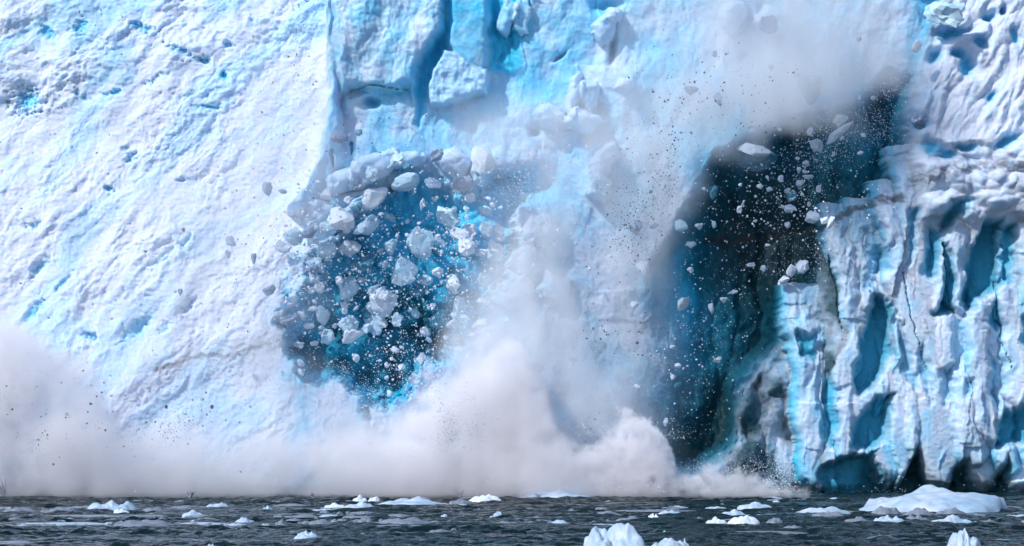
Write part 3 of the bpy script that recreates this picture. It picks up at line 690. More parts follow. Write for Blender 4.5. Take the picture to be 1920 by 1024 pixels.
 (1279, 570, 21, 29, 'white', 'shard', 25, 11, 'bright upright ice wedge at the lower left of the cave'),
 (1190, 571, 16, 12, 'white', 'block', 0, 10, 'small white ice chip in the mist left of the upright wedge'),
 (1334, 579, 11, 22, 'white', 'shard', -10, 12, 'narrow upright white ice chip in the lower cave'),
 (1357, 563, 15, 13, 'white', 'block', 0, 12, 'white ice chip right of the narrow upright one'),
 (1373, 549, 22, 9, 'white', 'shard', -20, 12, 'thin slanting white flake in the lower cave'),
 (1431, 503, 12, 12, 'white', 'shard', -30, 12, 'small white chip left of the cluster low in the cave'),
 (1408, 496, 16, 9, 'white', 'lump', 0, 12, 'small flat white chip in the middle of the cave'),
 (1386, 392, 11, 16, 'white', 'lump', 0, 12, 'small white chip in the left of the cave'),
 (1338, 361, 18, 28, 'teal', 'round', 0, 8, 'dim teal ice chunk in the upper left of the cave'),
 (1320, 354, 8, 8, 'white', 'block', 0, 12, 'tiny white chip near the dim teal chunk'),
 (1580, 259, 8, 8, 'white', 'block', 0, 12, 'tiny bright chip under the long slanting slab'),
 (1619, 254, 10, 9, 'white', 'lump', 0, 12, 'tiny bright chip right of the long slanting slab'),
 (1724, 226, 34, 34, 'grey', 'round', 0, 5, 'round grey ice boulder in front of the bright right slope'),
 (1718, 86, 22, 26, 'white', 'block', 0, 6, 'white ice boulder at the right end of the dust cloud'),
 (1770, 22, 80, 50, 'pale', 'lump', 15, 6, 'large pale ice mass breaking off at the top right'),
 (1135, 748, 18, 17, 'white', 'block', 0, 10, 'bright white chip above the right spray crest'),
 (1248, 791, 9, 17, 'white', 'shard', 10, 12, 'upright white chip just over the right spray crest'),
 (1346, 676, 18, 11, 'white', 'block', -25, 12, 'bright slanting chip in the lower cave'),
 (1271, 686, 13, 11, 'white', 'block', 0, 12, 'white chip in the bottom of the cave'),
 (1261, 707, 10, 12, 'white', 'block', 0, 12, 'white chip below another in the bottom of the cave'),
 (1270, 722, 16, 12, 'teal', 'block', 0, 8, 'dull teal chip lowest in the bottom of the cave'),
 (1195, 724, 13, 8, 'white', 'round', 0, 11, 'flat white chip in the mist left of the cave bottom'),
 (1262, 651, 12, 8, 'white', 'shard', 0, 12, 'small white chip at the foot of the cave rim'),
 (1119, 652, 38, 28, 'pale', 'block', 15, 5, 'faint pale blue ice block in the bright mist between the caves'),
 (1004, 691, 32, 22, 'grey', 'round', 10, 6, 'faint grey ice block right of the spray crest'),
 (1054, 730, 34, 32, 'grey', 'round', 0, 5, 'faint blue grey ice block in the mist under the bright patch'),
 (1075, 676, 18, 10, 'grey', 'block', -15, 6, 'faint grey chip above the blue grey block in the mist'),
 (730, 737, 11, 12, 'white', 'block', 0, 6, 'pale chip at the lower tip of the blue hollow'),
 (875, 795, 5, 6, 'dark', 'block', 0, 20, 'dark chip in front of the dense central spray')]
BIG += [(700, 372, 66, 40, 'white', 'block', -28, 5, 'broad white ice slab tilted above the left of the blue hollow'), (640, 412, 56, 40, 'white', 'block', -35, 6, 'thick white ice slab at the upper left of the blue hollow'),
 (688, 425, 60, 30, 'pale', 'shard', -30, 6, 'long pale blue ice slab lying under the broad white one'), (655, 465, 46, 34, 'white', 'lump', -20, 6, 'ragged white ice block left of the squarish blue block'),
 (760, 342, 58, 36, 'pale', 'block', 25, 5, 'wide pale blue ice block at the top edge of the blue hollow'), (612, 470, 40, 34, 'pale', 'block', 15, 6, 'pale blue angular block at the left of the blue hollow'),
 (930, 470, 34, 40, 'white', 'lump', 0, 5, 'ragged white ice mass at the right of the blue hollow'), (905, 300, 44, 58, 'white', 'block', 10, 4, 'upright white ice block above the right of the blue hollow')]
for (u, v, w_, h_, mat, kind, rot, off, lab) in BIG:
    chunk(u, v, w_, h_, mat, off * .75, kind, rot, lab)

def where(u, v, u0, v0, ru, rv):
    a = (u - u0) / ru; b = (v - v0) / rv
    hx = 'left' if a < -.25 else ('right' if a > .25 else ''); vy = 'upper' if b < -.25 else ('lower' if b > .25 else '')
    return (vy + ' ' + hx).strip() + ' part' if (hx or vy) else 'middle'
SIZEW = lambda s, a, b: 'small' if s < a + (b - a) * .3 else ('larger' if s > a + (b - a) * .6 else 'medium')
def scatter(n, u0, v0, ru, rv, ang, smin, smax, mats, off, label, group, name_kind=('block', 'shard', 'round')):
    c, s_ = math.cos(math.radians(ang)), math.sin(math.radians(ang))
    for i in range(n):
        a, b = R.gauss(0, .5), R.gauss(0, .5)
        if abs(a) > 1.2 or abs(b) > 1.2: a *= .4; b *= .4
        u = u0 + a * ru * c - b * rv * s_; v = v0 + a * ru * s_ + b * rv * c
        sz = smin * (smax / smin) ** (R.random() ** 1.7)
        mt, kd = R.choice(mats), R.choice(name_kind)
        lab = '%s %s %s %s' % (SIZEW(sz, smin, smax), {'white': 'white', 'pale': 'pale blue', 'teal': 'dark teal'}[mt], {'block': 'angular ice block', 'shard': 'ice shard', 'round': 'rounded ice chunk', 'lump': 'ragged ice lump'}[kd], label % where(u, v, u0, v0, max(ru, rv), max(ru, rv)))
        chunk(u, v, sz * R.uniform(.8, 1.3), sz * R.uniform(.6, 1.1), mt, off * R.uniform(.5, 1.1), kd, R.uniform(-60, 60), lab, group, 2 if sz < 14 else 3)
scatter(52, 720, 500, 210, 210, 20, 13, 40, ['pale', 'white', 'white', 'teal'], 3.5, 'in the %s of the blue hollow', 'middling ice blocks before the blue hollow', ('block', 'lump', 'shard'))
scatter(40, 750, 500, 230, 210, 20, 9, 22, ['white', 'white', 'pale'], 5, 'falling, %s of the blue hollow', 'small ice chunks in the blue hollow')
scatter(24, 590, 500, 55, 150, 15, 9, 28, ['white', 'pale', 'white', 'pale'], 4, 'in the %s of the left rubble', 'rubble lumps left of the blue hollow', ('lump', 'block'))
scatter(10, 900, 400, 60, 70, 0, 8, 16, ['white', 'pale'], 6, 'at the %s of the hollow\'s right rim', 'ice bits at the hollow rim')
scatter(16, 1480, 370, 130, 120, -15, 7, 11, ['white'], 9, 'in the %s of the dark right cave', 'ice chips in the right cave')

# fragments too many to count: one mesh per swarm
OCT = np.array([[1, 0, 0], [-1, 0, 0], [0, 1, 0], [0, -1, 0], [0, 0, 1], [0, 0, -1]], np.float32)
OCF = np.array([[0, 2, 4], [2, 1, 4], [1, 3, 4], [3, 0, 4], [2, 0, 5], [1, 2, 5], [3, 1, 5], [0, 3, 5]], np.int32)
def swarm(name, label, spots, mat, seed):
    """spots: (n,u,v,ru,rv,ang,smin,smax,off0,off1) clusters of fragments in the air, metres off the wall"""
    rs = np.random.RandomState(seed); vv = []; ff = []; base = 0
    for (n, u0, v0, ru, rv, ang, s0, s1, o0, o1) in spots:
        c, s_ = math.cos(math.radians(ang)), math.sin(math.radians(ang))
        a, b = rs.normal(0, .5, n), rs.normal(0, .5, n)
        cl = rs.randint(0, 14, n); ca_, cb = rs.normal(0, .4, 14)[cl], rs.normal(0, .4, 14)[cl]
        mixm = rs.rand(n) < .55
        a = np.where(mixm, ca_ + a * .3, a); b = np.where(mixm, cb + b * .3, b)
        u = u0 + a * ru * c - b * rv * s_; v = np.minimum(v0 + a * ru * s_ + b * rv * c, 922)
        off = rs.uniform(o0, o1, n); sz = s0 * (s1 / s0) ** (rs.rand(n) ** 3.0)
        j = np.clip(np.searchsorted(us, u), 0, nc - 1); i = np.clip(np.searchsorted(vs, v), 0, nr - 1)
        y = ys[i, j] - off
        ctr = np.stack([(u - 960) * y / FPX, y, CAM_H - (v - 797) * y / FPX], -1)
        ctr[:, 2] = np.maximum(ctr[:, 2], .1)
        sc = (sz * y / FPX / 2)[:, None, None]
        shp = OCT[None] * rs.uniform(.5, 1.2, (n, 6, 1)) + rs.uniform(-.25, .25, (n, 6, 3))
        q_ = rs.normal(size=(n, 4)); q_ /= np.linalg.norm(q_, axis=1)[:, None]; w0, x0, y0, z0 = q_.T
        rot = np.stack([np.stack([1 - 2 * (y0**2 + z0**2), 2 * (x0*y0 - z0*w0), 2 * (x0*z0 + y0*w0)], -1), np.stack([2 * (x0*y0 + z0*w0), 1 - 2 * (x0**2 + z0**2), 2 * (y0*z0 - x0*w0)], -1),
                        np.stack([2 * (x0*z0 - y0*w0), 2 * (y0*z0 + x0*w0), 1 - 2 * (x0**2 + y0**2)], -1)], -2)
        p = np.einsum('nij,nkj->nki', rot, shp) * sc + ctr[:, None, :]
        vv.append(p.reshape(-1, 3)); ff.append((OCF[None] + (base + np.arange(n) * 6)[:, None, None]).reshape(-1, 3)); base += n * 6
    me = mesh_np(name, np.concatenate(vv), np.concatenate(ff).astype(np.int32), False)
    return tag(link(name, me, None, M[mat]), label, None, None, 'stuff')

swarm('flying_ice_fragments', 'swarm of tiny white ice fragments flying before the blue hollow and dark cave', [
  (220, 740, 490, 200, 180, 20, 5, 11, 3, 9), (260, 1050, 500, 150, 190, 0, 2.5, 12, 6, 12), (200, 1000, 300, 150, 90, 0, 2, 9, 5, 10), (160, 560, 480, 60, 180, 10, 3, 11, 5, 10), (60, 1470, 380, 150, 150, -20, 4, 8, 6, 13), (30, 1300, 620, 60, 170, 0, 4, 8, 6, 12),
  (2600, 740, 500, 230, 190, 20, 1.4, 8, 3, 10), (900, 980, 350, 90, 60, 0, 1.3, 5, 3, 9), (500, 750, 680, 90, 90, 0, 1.6, 6, 5, 10),
  (1500, 650, 740, 70, 60, 30, 1.2, 3.5, 3, 9), (1500, 860, 620, 60, 150, 25, 1.2, 3.5, 4, 9), (1000, 1480, 380, 200, 170, -20, 1.5, 6, 6, 16), (1100, 1545, 260, 60, 110, 10, 1.2, 4, 6, 14),
  (600, 1330, 600, 110, 240, 0, 1.4, 5, 6, 14), (500, 1660, 170, 60, 90, 30, 1.5, 5, 4, 10), (700, 1500, 480, 90, 60, 0, 1.0, 2.4, 6, 12), (700, 1200, 720, 120, 110, 0, 1.3, 4, 8, 14),
  (500, 560, 560, 60, 200, 0, 1.5, 5, 4, 9), (400, 510, 690, 20, 90, 0, 1.5, 5, 6, 12), (300, 420, 680, 50, 20, -20, 1.5, 4, 6, 10), (900, 1640, 240, 90, 60, 0, 1.2, 3.4, 4, 10)], 'white', 1)
swarm('falling_ice_powder', 'fine white grains of ice powder raining down before the middle of the glacier front', [
  (2500, 1020, 470, 170, 260, 8, .8, 2.2, 6, 12), (1500, 1180, 300, 120, 300, 10, .8, 2.2, 8, 15), (1500, 860, 720, 240, 90, 25, .8, 2.2, 12, 20), (1500, 600, 560, 90, 300, 15, .8, 2.4, 6, 12), (1800, 1180, 812, 120, 26, 0, .8, 2.6, 12, 21),
  (1200, 1000, 650, 120, 60, 30, .8, 2.4, 14, 21), (900, 1320, 880, 120, 16, 0, .8, 2.6, 12, 20), (900, 250, 700, 300, 70, 0, .8, 2.0, 16, 22), (900, 1560, 250, 80, 60, -20, .8, 2.4, 6, 12)], 'white', 9)
swarm('backlit_ice_bits', 'scatter of tiny ice bits coloured dark like backlit specks flung before the pale spray', [
  (700, 1230, 330, 70, 190, 10, 1.5, 6, 9, 17), (260, 1340, 180, 160, 120, 0, 1.5, 7, 12, 18), (500, 1180, 430, 60, 110, 0, 1.5, 5, 9, 16), (420, 860, 780, 55, 60, 10, 1.2, 3.4, 17, 21),
  (420, 840, 800, 80, 90, 0, 1.2, 2.6, 17, 21), (200, 300, 800, 260, 110, 0, 1.6, 6, 18, 22), (260, 330, 790, 60, 60, 0, 1.2, 3.4, 18, 22), (160, 480, 420, 60, 280, 15, 1.6, 6, 10, 14), (90, 90, 760, 120, 100, 0, 1.6, 6, 18, 22),
  (200, 560, 120, 40, 170, 0, 1.6, 6, 8, 12), (160, 1000, 800, 260, 80, 0, 1.5, 4, 18, 22), (160, 1150, 640, 120, 60, 0, 1.6, 7, 10, 15), (160, 700, 240, 160, 80, 0, 1.6, 5, 5, 9)], 'dark', 2)
swarm('splash_droplets', 'white water droplets thrown up at the foot of the right cave', [
  (900, 1470, 895, 26, 46, 0, 1.2, 4.5, 6, 12), (700, 1425, 912, 70, 18, 0, 1.2, 4, 5, 11), (500, 1440, 880, 60, 50, 0, 1.0, 3, 5, 11), (500, 1340, 890, 90, 30, 0, 1.2, 3, 8, 14), (1100, 650, 914, 1500, 26, 0, 1.0, 3.0, 16, 25), (900, 1180, 915, 240, 16, 0, 1.2, 4, 15, 23), (700, 1130, 806, 150, 20, 0, 1, 3, 14, 21)], 'white', 3)

# ------------------------------------------------------------------ floes and bergs
def floe_mesh(seed, rough=.35, flat=.5, peaks=()):
    """a lump of ice: unit footprint, unit height, skirt under water"""
    nr_, ns_ = 22, 72
    r = np.linspace(0, 1, nr_)[:, None]; a = np.linspace(0, 2 * np.pi, ns_, endpoint=False)[None]
    rim = 1 + .16 * noise2(np.cos(a) * 1.6 + seed, np.sin(a) * 1.6, seed) + .08 * noise2(np.cos(a) * 5 + seed, np.sin(a) * 5, seed + 1)
    x = r * rim * np.cos(a); y = r * rim * np.sin(a)
    body = np.clip(1 - r ** 2.4, 0, 1) ** (.75)
    n1 = fbm2(x * 1.5 + seed * 3.1, y * 1.5, 3, seed + 7); lm, _ = lumps(x * 2.2 + seed, y * 2.2, seed + 9, .9, .8, .9); lm2, _ = lumps(x * 6 + seed, y * 6, seed + 10, .9, .8, .9)
    z = body * (flat * .8 + (1 - flat * .8) * np.clip(.45 + 1.3 * n1, 0, 1.5)) + rough * 1.3 * lm * body + rough * .5 * lm2 * body
    for (px, py, ph, pr) in peaks:
        qd = np.maximum(np.abs(x - px + .25 * (y - py)), np.hypot(x - px, y - py) * .8) / pr * (1 + .35 * n1 + .2 * noise2(x * 7, y * 7, seed + 2))
        z = np.maximum(z, ph * np.clip(1 - qd ** 2.2, 0, 1) ** .8 * (1 + .08 * lm2) - .02)
    z = z / max(z.max(), 1e-3); z = np.where(r >= 1, -.25, z)
    z[-2] = np.minimum(z[-2], .12)
    v = np.stack([x + 0 * z, y + 0 * z, z], -1).reshape(-1, 3)
    i = np.arange(nr_ * ns_).reshape(nr_, ns_); j = np.roll(i, -1, 1)
    f = np.stack([i[:-1], i[1:], j[1:], j[:-1]], -1).reshape(-1, 4)
    return mesh_np('ice_floe', v, f)

FM = {}
def floe(name, u0, u1, vt, vb, mat, label, cat, group, seed, rough=.35, flat=.5, depth=None, peaks=(), rz=None):
    d = sea_d(vb); W = (u1 - u0) * d / FPX; H = (vb - vt) * d / FPX
    dep = depth if depth else max(1.2, W * .55)
    # the near rim sits at the measured waterline; the top is seen over the middle
    yc = d + dep / 2; H = CAM_H - (vt - 797) * yc / FPX
    key = (seed, rough, flat, mat, peaks)
    if key not in FM:
        me = floe_mesh(seed, rough, flat, peaks); me.materials.append(M[mat]); FM[key] = me
    o = link(name, FM[key], None, None, ((u0 + u1 - 1920) / 2 * yc / FPX, yc, -.02))
    o.scale = (W / 2, dep / 2, max(H, .18) if name != 'sky_glint_strip' else .10); o.rotation_euler.z = R.uniform(-.06, .06) if rz is None else rz
    return tag(o, label, cat, group)
G = 'ice floes drifting before the glacier'
floe('iceberg', 1600, 1898, 909, 962, 'floe', 'largest iceberg, long white hump with blue right end, at the right', 'iceberg', None, 1, .22, .35, 11, ((.15, .1, 1.15, .9), (.62, 0, .95, .18)), 0)
floe('iceberg', 976, 1124, 913, 935, 'floe', 'bright low iceberg drifting before the spray near the middle', 'iceberg', None, 2, .3, .4, 6, ((-.3, 0, 1, .7),), 0)
floe('iceberg', 708, 838, 930, 948, 'floe', 'smooth low white iceberg left of the middle', 'iceberg', None, 3, .2, .5, 5)
floe('iceberg', 162, 258, 937, 961, 'floe', 'bluish white hump shaped iceberg at the left', 'iceberg', None, 4, .3, .4, 4.5)
floe('iceberg', 1084, 1232, 979, 1052, 'floe', 'white peaked iceberg cut by the lower edge of the view', 'iceberg', None, 5, .25, .3, 4.5, ((.05, 0, 1.25, .42), (-.75, .1, .8, .3), (.45, 0, .55, .3)), 0)
floe('iceberg', 1205, 1300, 1008, 1046, 'floe', 'low flat white ice shelf just right of the peaked iceberg', 'iceberg', None, 6, .2, .7, 3)
floe('iceberg', 1772, 1844, 989, 1050, 'floe', 'small twin peaked white iceberg at the lower right', 'iceberg', None, 7, .3, .3, 3, ((-.15, 0, 1.3, .45), (.5, 0, 1.0, .5), (-.7, 0, .7, .3)), 0)
FL = [
 (208, 244, 953, 963, 'white', 'small rounded floe in front of the bluish hump iceberg'), (342, 381, 955, 968, 'floe', 'pale rounded floe right of the bluish hump iceberg'), (386, 431, 941, 952, 'floe', 'flat pale floe behind the pale rounded one at the left'),
 (490, 512, 947, 958, 'floe', 'small pale floe between two flat ones left of the middle'), (606, 652, 942, 953, 'white', 'white floe touching the grey ice left of the two round ones'), (0, 70, 950, 963, 'brash', 'low grey floe at the far left edge'),
 (66, 148, 950, 964, 'brash', 'low jagged grey floe left of the bluish hump iceberg'), (258, 318, 950, 962, 'brash', 'low grey floe right beside the bluish hump iceberg'), (208, 334, 974, 989, 'brash', 'long flat grey floe with dark edge at the left'),
 (66, 112, 980, 990, 'brash', 'short flat grey floe at the lower left'), (438, 474, 969, 981, 'floe', 'small lumpy pale floe left of the middle'), (516, 538, 973, 984, 'brash', 'tiny grey floe left of the middle'), (578, 624, 973, 983, 'brash', 'flat grey floe beneath the white floes'),
 (551, 598, 994, 1011, 'floe', 'blue grey rounded floe alone at the lower left'), (384, 410, 1018, 1034, 'floe', 'pale floe at the bottom edge left'), (661, 689, 927, 941, 'white', 'left of two small round white floes near the spray'), (691, 713, 929, 940, 'white', 'right of two small round white floes near the spray'),
 (640, 708, 940, 954, 'floe', 'low pale floe in front of the two round ones'), (840, 892, 934, 945, 'brash', 'rough grey floe left of the white topped one'), (876, 944, 926, 943, 'white', 'white topped rough floe left of the bright middle iceberg'), (656, 702, 970, 984, 'brash', 'left grey block of the long grey floe pair below the middle'),
 (700, 818, 969, 984, 'brash', 'long lumpy grey floe below the middle'), (924, 943, 958, 968, 'floe', 'tiny pale floe below the middle'), (922, 978, 976, 985, 'brash', 'thin grey floe below the middle'), (1026, 1071, 974, 983, 'floe', 'thin jagged pale floe left above the peaked iceberg'),
 (1100, 1168, 957, 967, 'brash', 'thin jagged floe far above the peaked iceberg'), (1152, 1210, 967, 981, 'brash', 'grey floe right above the peaked iceberg'), (1213, 1237, 961, 977, 'white', 'small white round floe on the right of a grey floe'), (1232, 1282, 956, 965, 'floe', 'thin pale floe behind the small white round one'),
 (1384, 1448, 940, 953, 'floe', 'grey blue domed floe alone before the cave'), (1280, 1324, 968, 978, 'brash', 'thin ragged grey floe right of the small white round one'), (1345, 1402, 954, 968, 'floe', 'pale lumpy floe behind the bright pair'), (1322, 1366, 968, 983, 'white', 'left half of the bright floe pair below the cave'),
 (1362, 1427, 965, 983, 'white', 'right half of the bright floe pair below the cave'), (1434, 1468, 970, 981, 'brash', 'small grey floe right of the bright pair'), (1493, 1598, 949, 963, 'floe', 'long lumpy pale floe left of the largest iceberg'), (1516, 1590, 958, 972, 'brash', 'grey floe under the long lumpy pale one'),
 (1630, 1690, 948, 964, 'brash', 'dark grey ice leaning on the front left of the largest iceberg'), (1692, 1756, 951, 966, 'brash', 'dark grey ice under the middle of the largest iceberg'), (1752, 1812, 951, 964, 'brash', 'dark grey ice under the right of the largest iceberg'),
 (1580, 1634, 968, 983, 'brash', 'grey floe below the left end of the largest iceberg'), (1632, 1700, 965, 984, 'floe', 'wedge shaped pale floe below the largest iceberg'), (1690, 1748, 963, 983, 'brash', 'grey lumpy floe in the middle of the row below the largest iceberg'),
 (1742, 1828, 964, 985, 'floe', 'broad pale floe at the right of the row below the largest iceberg'), (1818, 1872, 972, 985, 'brash', 'low grey floe at the right end of the row'), (1892, 1940, 975, 986, 'brash', 'low grey floe at the right edge'), (1276, 1294, 1008, 1034, 'white', 'sliver of white floe at the bottom right of the peaked iceberg'),
 (1840, 1930, 948, 957, 'brash', 'thin grey floe right of the largest iceberg'), (1620, 1680, 1003, 1011, 'brash', 'thin grey floe left of the twin peaked iceberg')]
for i, (u0, u1, vt, vb, mat, lab) in enumerate(FL):
    floe('ice_floe', u0, u1, vt, vb, mat, lab, 'ice floe', G, 20 + i % 14, .5 if mat == 'brash' else .35, .5)
for i, (u0, u1, v_) in enumerate([(-10, 205, 983), (60, 330, 968), (-10, 60, 1019), (330, 420, 983), (690, 830, 987), (860, 1080, 986), (1100, 1250, 984), (1330, 1520, 1000), (1560, 1760, 988), (1690, 1790, 1018), (1850, 1940, 1016), (560, 610, 1010), (1420, 1560, 966), (1150, 1300, 958), (480, 640, 966)]):  # thin strips added to stand for sky reflected in calm water
    floe('sky_glint_strip', u0, u1, v_ - .9, v_ + .9, 'brash' if i % 3 else 'floe', 'long thin strip added as sky glint ' + ['at the left edge below the hump iceberg', 'right of the bluish hump iceberg', 'at the lower left corner', 'left of the middle floes', 'under the long lumpy grey floe', 'below the middle', 'left above the peaked iceberg', 'below the bright floe pair', 'below the largest iceberg', 'left of the twin peaked iceberg', 'at the lower right corner', 'by the lone floe at the lower left', 'right of the bright floe pair', 'behind the small white round floe', 'below the white floes left of the middle'][i], 'glint strip', 'thin strips added as sky glints on the water', 60 + i % 5, .3, .8, 5)
for i in range(240):                                          # brash between the floes
    row = R.choice([938, 950, 958, 966, 976, 983, 990, 1000]); vb = row + R.uniform(-4, 5)
    u = R.uniform(-20, 700) if R.random() < .5 else R.uniform(560, 1940)
    if vb > 988 and R.random() < .7: vb -= 22
    w_ = R.choice([8, 12, 18, 34, 60]) * R.uniform(.7, 1.3); mt = R.choice(['brash', 'brash', 'brash', 'floe'])
    lab = '%s %s of brash ice, %s, %s' % ({'brash': 'grey', 'floe': 'pale'}[mt], 'flat sheet' if w_ > 25 else 'low knob', 'far row' if vb < 950 else ('middle rows' if vb < 972 else 'nearer water'),
        'below the left spray' if u < 420 else ('left of the middle' if u < 800 else ('near the middle' if u < 1150 else ('below the dark cave' if u < 1500 else 'around the largest iceberg'))))
    floe('brash_ice_piece', u - w_ / 2, u + w_ / 2, vb - (R.uniform(1.0, 2.2) if w_ > 25 else R.uniform(1.5, 4.0)), vb, mt, lab, 'brash ice', 'pieces of brash ice', 40 + i % 8, .6, .5)

def splash(u, v, hpx, seed, n, label, lean=0):
    d = sea_d(v); k = d / FPX; rs = np.random.RandomState(seed); vv = []; ff = []
    for i in range(n):                                        # a fan of thin curved jets with beads at their tips
        a = rs.uniform(0, 2 * np.pi); sp = rs.uniform(.1, .6); L_ = hpx * k * rs.uniform(.35, 1.0); w0 = .10 * rs.uniform(.6, 1.4)
        pts = [np.array([math.cos(a) * sp * t * L_ + lean * t * t * L_, math.sin(a) * sp * t * L_ * .6, L_ * (t - .28 * t * t)]) for t in np.linspace(0, 1, 7)]
        for q, p in enumerate(pts):
            r = w0 * (1 - .8 * q / 6) * (1 + .5 * rs.rand()) + (.05 if q == 6 else 0)
            for m in range(5): vv.append(p + np.array([math.cos(m * 1.2566) * r, math.sin(m * 1.2566) * r, 0]))
        b0 = i * 35
        for q in range(6):
            for m in range(5): ff.append([b0 + q * 5 + m, b0 + q * 5 + (m + 1) % 5, b0 + q * 5 + 5 + (m + 1) % 5, b0 + q * 5 + 5 + m])
    o = link('water_splash', mesh_np('water_splash', np.array(vv), np.array(ff, np.int32)), None, M['brash'], ((u - 960) * k, d, 0))
    return tag(o, label, 'splash', 'splashes of falling ice hitting the sea')
splash(6, 934, 52, 1, 16, 'tall dark water splash at the far left edge', -.2); splash(586, 936, 18, 2, 14, 'crown shaped dark splash before the left spray')
splash(862, 934, 22, 3, 16, 'wide low splash before the central spray'); splash(965, 934, 14, 4, 9, 'small dark splash left of the bright middle iceberg')
splash(1010, 937, 16, 5, 9, 'small dark splash in front of the bright middle iceberg'); splash(1165, 933, 18, 6, 12, 'ragged dark splash right of the bright middle iceberg')
splash(356, 935, 20, 7, 10, 'thin dark splash before the left spray'); splash(1632, 927, 10, 8, 6, 'tiny splash at the foot of the pillars')

# ------------------------------------------------------------------ spray and ice dust (volumes)
def cloud(name, label, u0, u1, v0, v1, y0, y1, vox, dens_fn, mat):
    x0, x1, z0, z1 = X_(u0), X_(u1), Z_(v1), Z_(v0)
    nx, ny, nz = int((x1 - x0) / vox) + 1, int((y1 - y0) / vox) + 1, int((z1 - z0) / vox) + 1
    gx = np.linspace(x0, x1, nx, dtype=np.float32); gy = np.linspace(y0, y1, ny, dtype=np.float32); gz = np.linspace(z0, z1, nz, dtype=np.float32)
    Z3, Y3, X3 = np.meshgrid(gz, gy, gx, indexing='ij')
    # rows and columns of the front as seen at each depth
    uu = 960 + X3 / Y3 * FPX; vv = 797 + (CAM_H - Z3) / Y3 * FPX
    D = np.clip(dens_fn(X3, Y3, Z3, uu, vv), 0, None).astype(np.float32)
    D *= sm(0, 6, np.minimum(np.arange(nx), nx - 1 - np.arange(nx)))[None, None, :] if u0 > -100 else 1
    me = bpy.data.meshes.new(name); me.vertices.add(D.size)
    me.vertices.foreach_set('co', np.stack([X3, Y3, Z3], -1).astype(np.float32).ravel())
    attr(me, 'puff', D)
    o = link(name, me)
    ng = bpy.data.node_groups.new(name + '_nodes', 'GeometryNodeTree')
    ng.interface.new_socket('Geometry', in_out='INPUT', socket_type='NodeSocketGeometry'); ng.interface.new_socket('Geometry', in_out='OUTPUT', socket_type='NodeSocketGeometry')
    nn = ng.nodes; L = ng.links.new
    gi = nn.new('NodeGroupInput'); go = nn.new('NodeGroupOutput')
    vc = nn.new('GeometryNodeVolumeCube'); vc.inputs['Min'].default_value = (x0, y0, z0); vc.inputs['Max'].default_value = (x1, y1, z1)
    vc.inputs['Resolution X'].default_value = nx; vc.inputs['Resolution Y'].default_value = ny; vc.inputs['Resolution Z'].default_value = nz
    pos = nn.new('GeometryNodeInputPosition'); sp = nn.new('ShaderNodeSeparateXYZ'); L(pos.outputs[0], sp.inputs[0])
    def idx1(sock, a, b, n):
        m = nn.new('ShaderNodeMapRange'); m.clamp = True; L(sock, m.inputs[0]); m.inputs[1].default_value = a; m.inputs[2].default_value = b; m.inputs[3].default_value = 0; m.inputs[4].default_value = n - 1
        r = nn.new('ShaderNodeMath'); r.operation = 'ROUND'; L(m.outputs[0], r.inputs[0]); return r.outputs[0]
    def mad(a, k, c):
        m = nn.new('ShaderNodeMath'); m.operation = 'MULTIPLY_ADD'; L(a, m.inputs[0]); m.inputs[1].default_value = k; L(c, m.inputs[2]); return m.outputs[0]
    ix, iy, iz = idx1(sp.outputs[0], x0, x1, nx), idx1(sp.outputs[1], y0, y1, ny), idx1(sp.outputs[2], z0, z1, nz)
    ii = mad(mad(iz, ny, iy), nx, ix)
    na = nn.new('GeometryNodeInputNamedAttribute'); na.data_type = 'FLOAT'; na.inputs['Name'].default_value = 'puff'
    si = nn.new('GeometryNodeSampleIndex'); si.data_type = 'FLOAT'; si.domain = 'POINT'
    L(gi.outputs[0], si.inputs['Geometry']); L(na.outputs['Attribute'], si.inputs['Value']); L(ii, si.inputs['Index'])
    L(si.outputs[0], vc.inputs['Density'])
    smt = nn.new('GeometryNodeSetMaterial'); smt.inputs['Material'].default_value = mat
    L(vc.outputs[0], smt.inputs[0]); L(smt.outputs[0], go.inputs[0])
    md = o.modifiers.new('cloud', 'NODES'); md.node_group = ng
    me.materials.append(mat)
    tag(o, label, None, None, 'stuff')
    print(name, D.shape, D.size, float(D.max()))
    return o

def interp2(table, cell, uu, vv, u_off=0.0, v_off=0.0):
    """smoothly read a coarse table (rows down, columns across) at uu, vv"""
    T = np.array([[float(c) for c in row] for row in table], np.float32)
    gx = np.clip((uu - u_off) / cell - .5, 0, T.shape[1] - 1.001); gy = np.clip((vv - v_off) / cell - .5, 0, T.shape[0] - 1.001)
    i, j = np.floor(gx).astype(int), np.floor(gy).astype(int); fx, fy = gx - i, gy - j; fx = fx * fx * (3 - 2 * fx); fy = fy * fy * (3 - 2 * fy)
    return (T[j, i] * (1 - fx) + T[j, i + 1] * fx) * (1 - fy) + (T[j + 1, i] * (1 - fx) + T[j + 1, i + 1] * fx) * fy

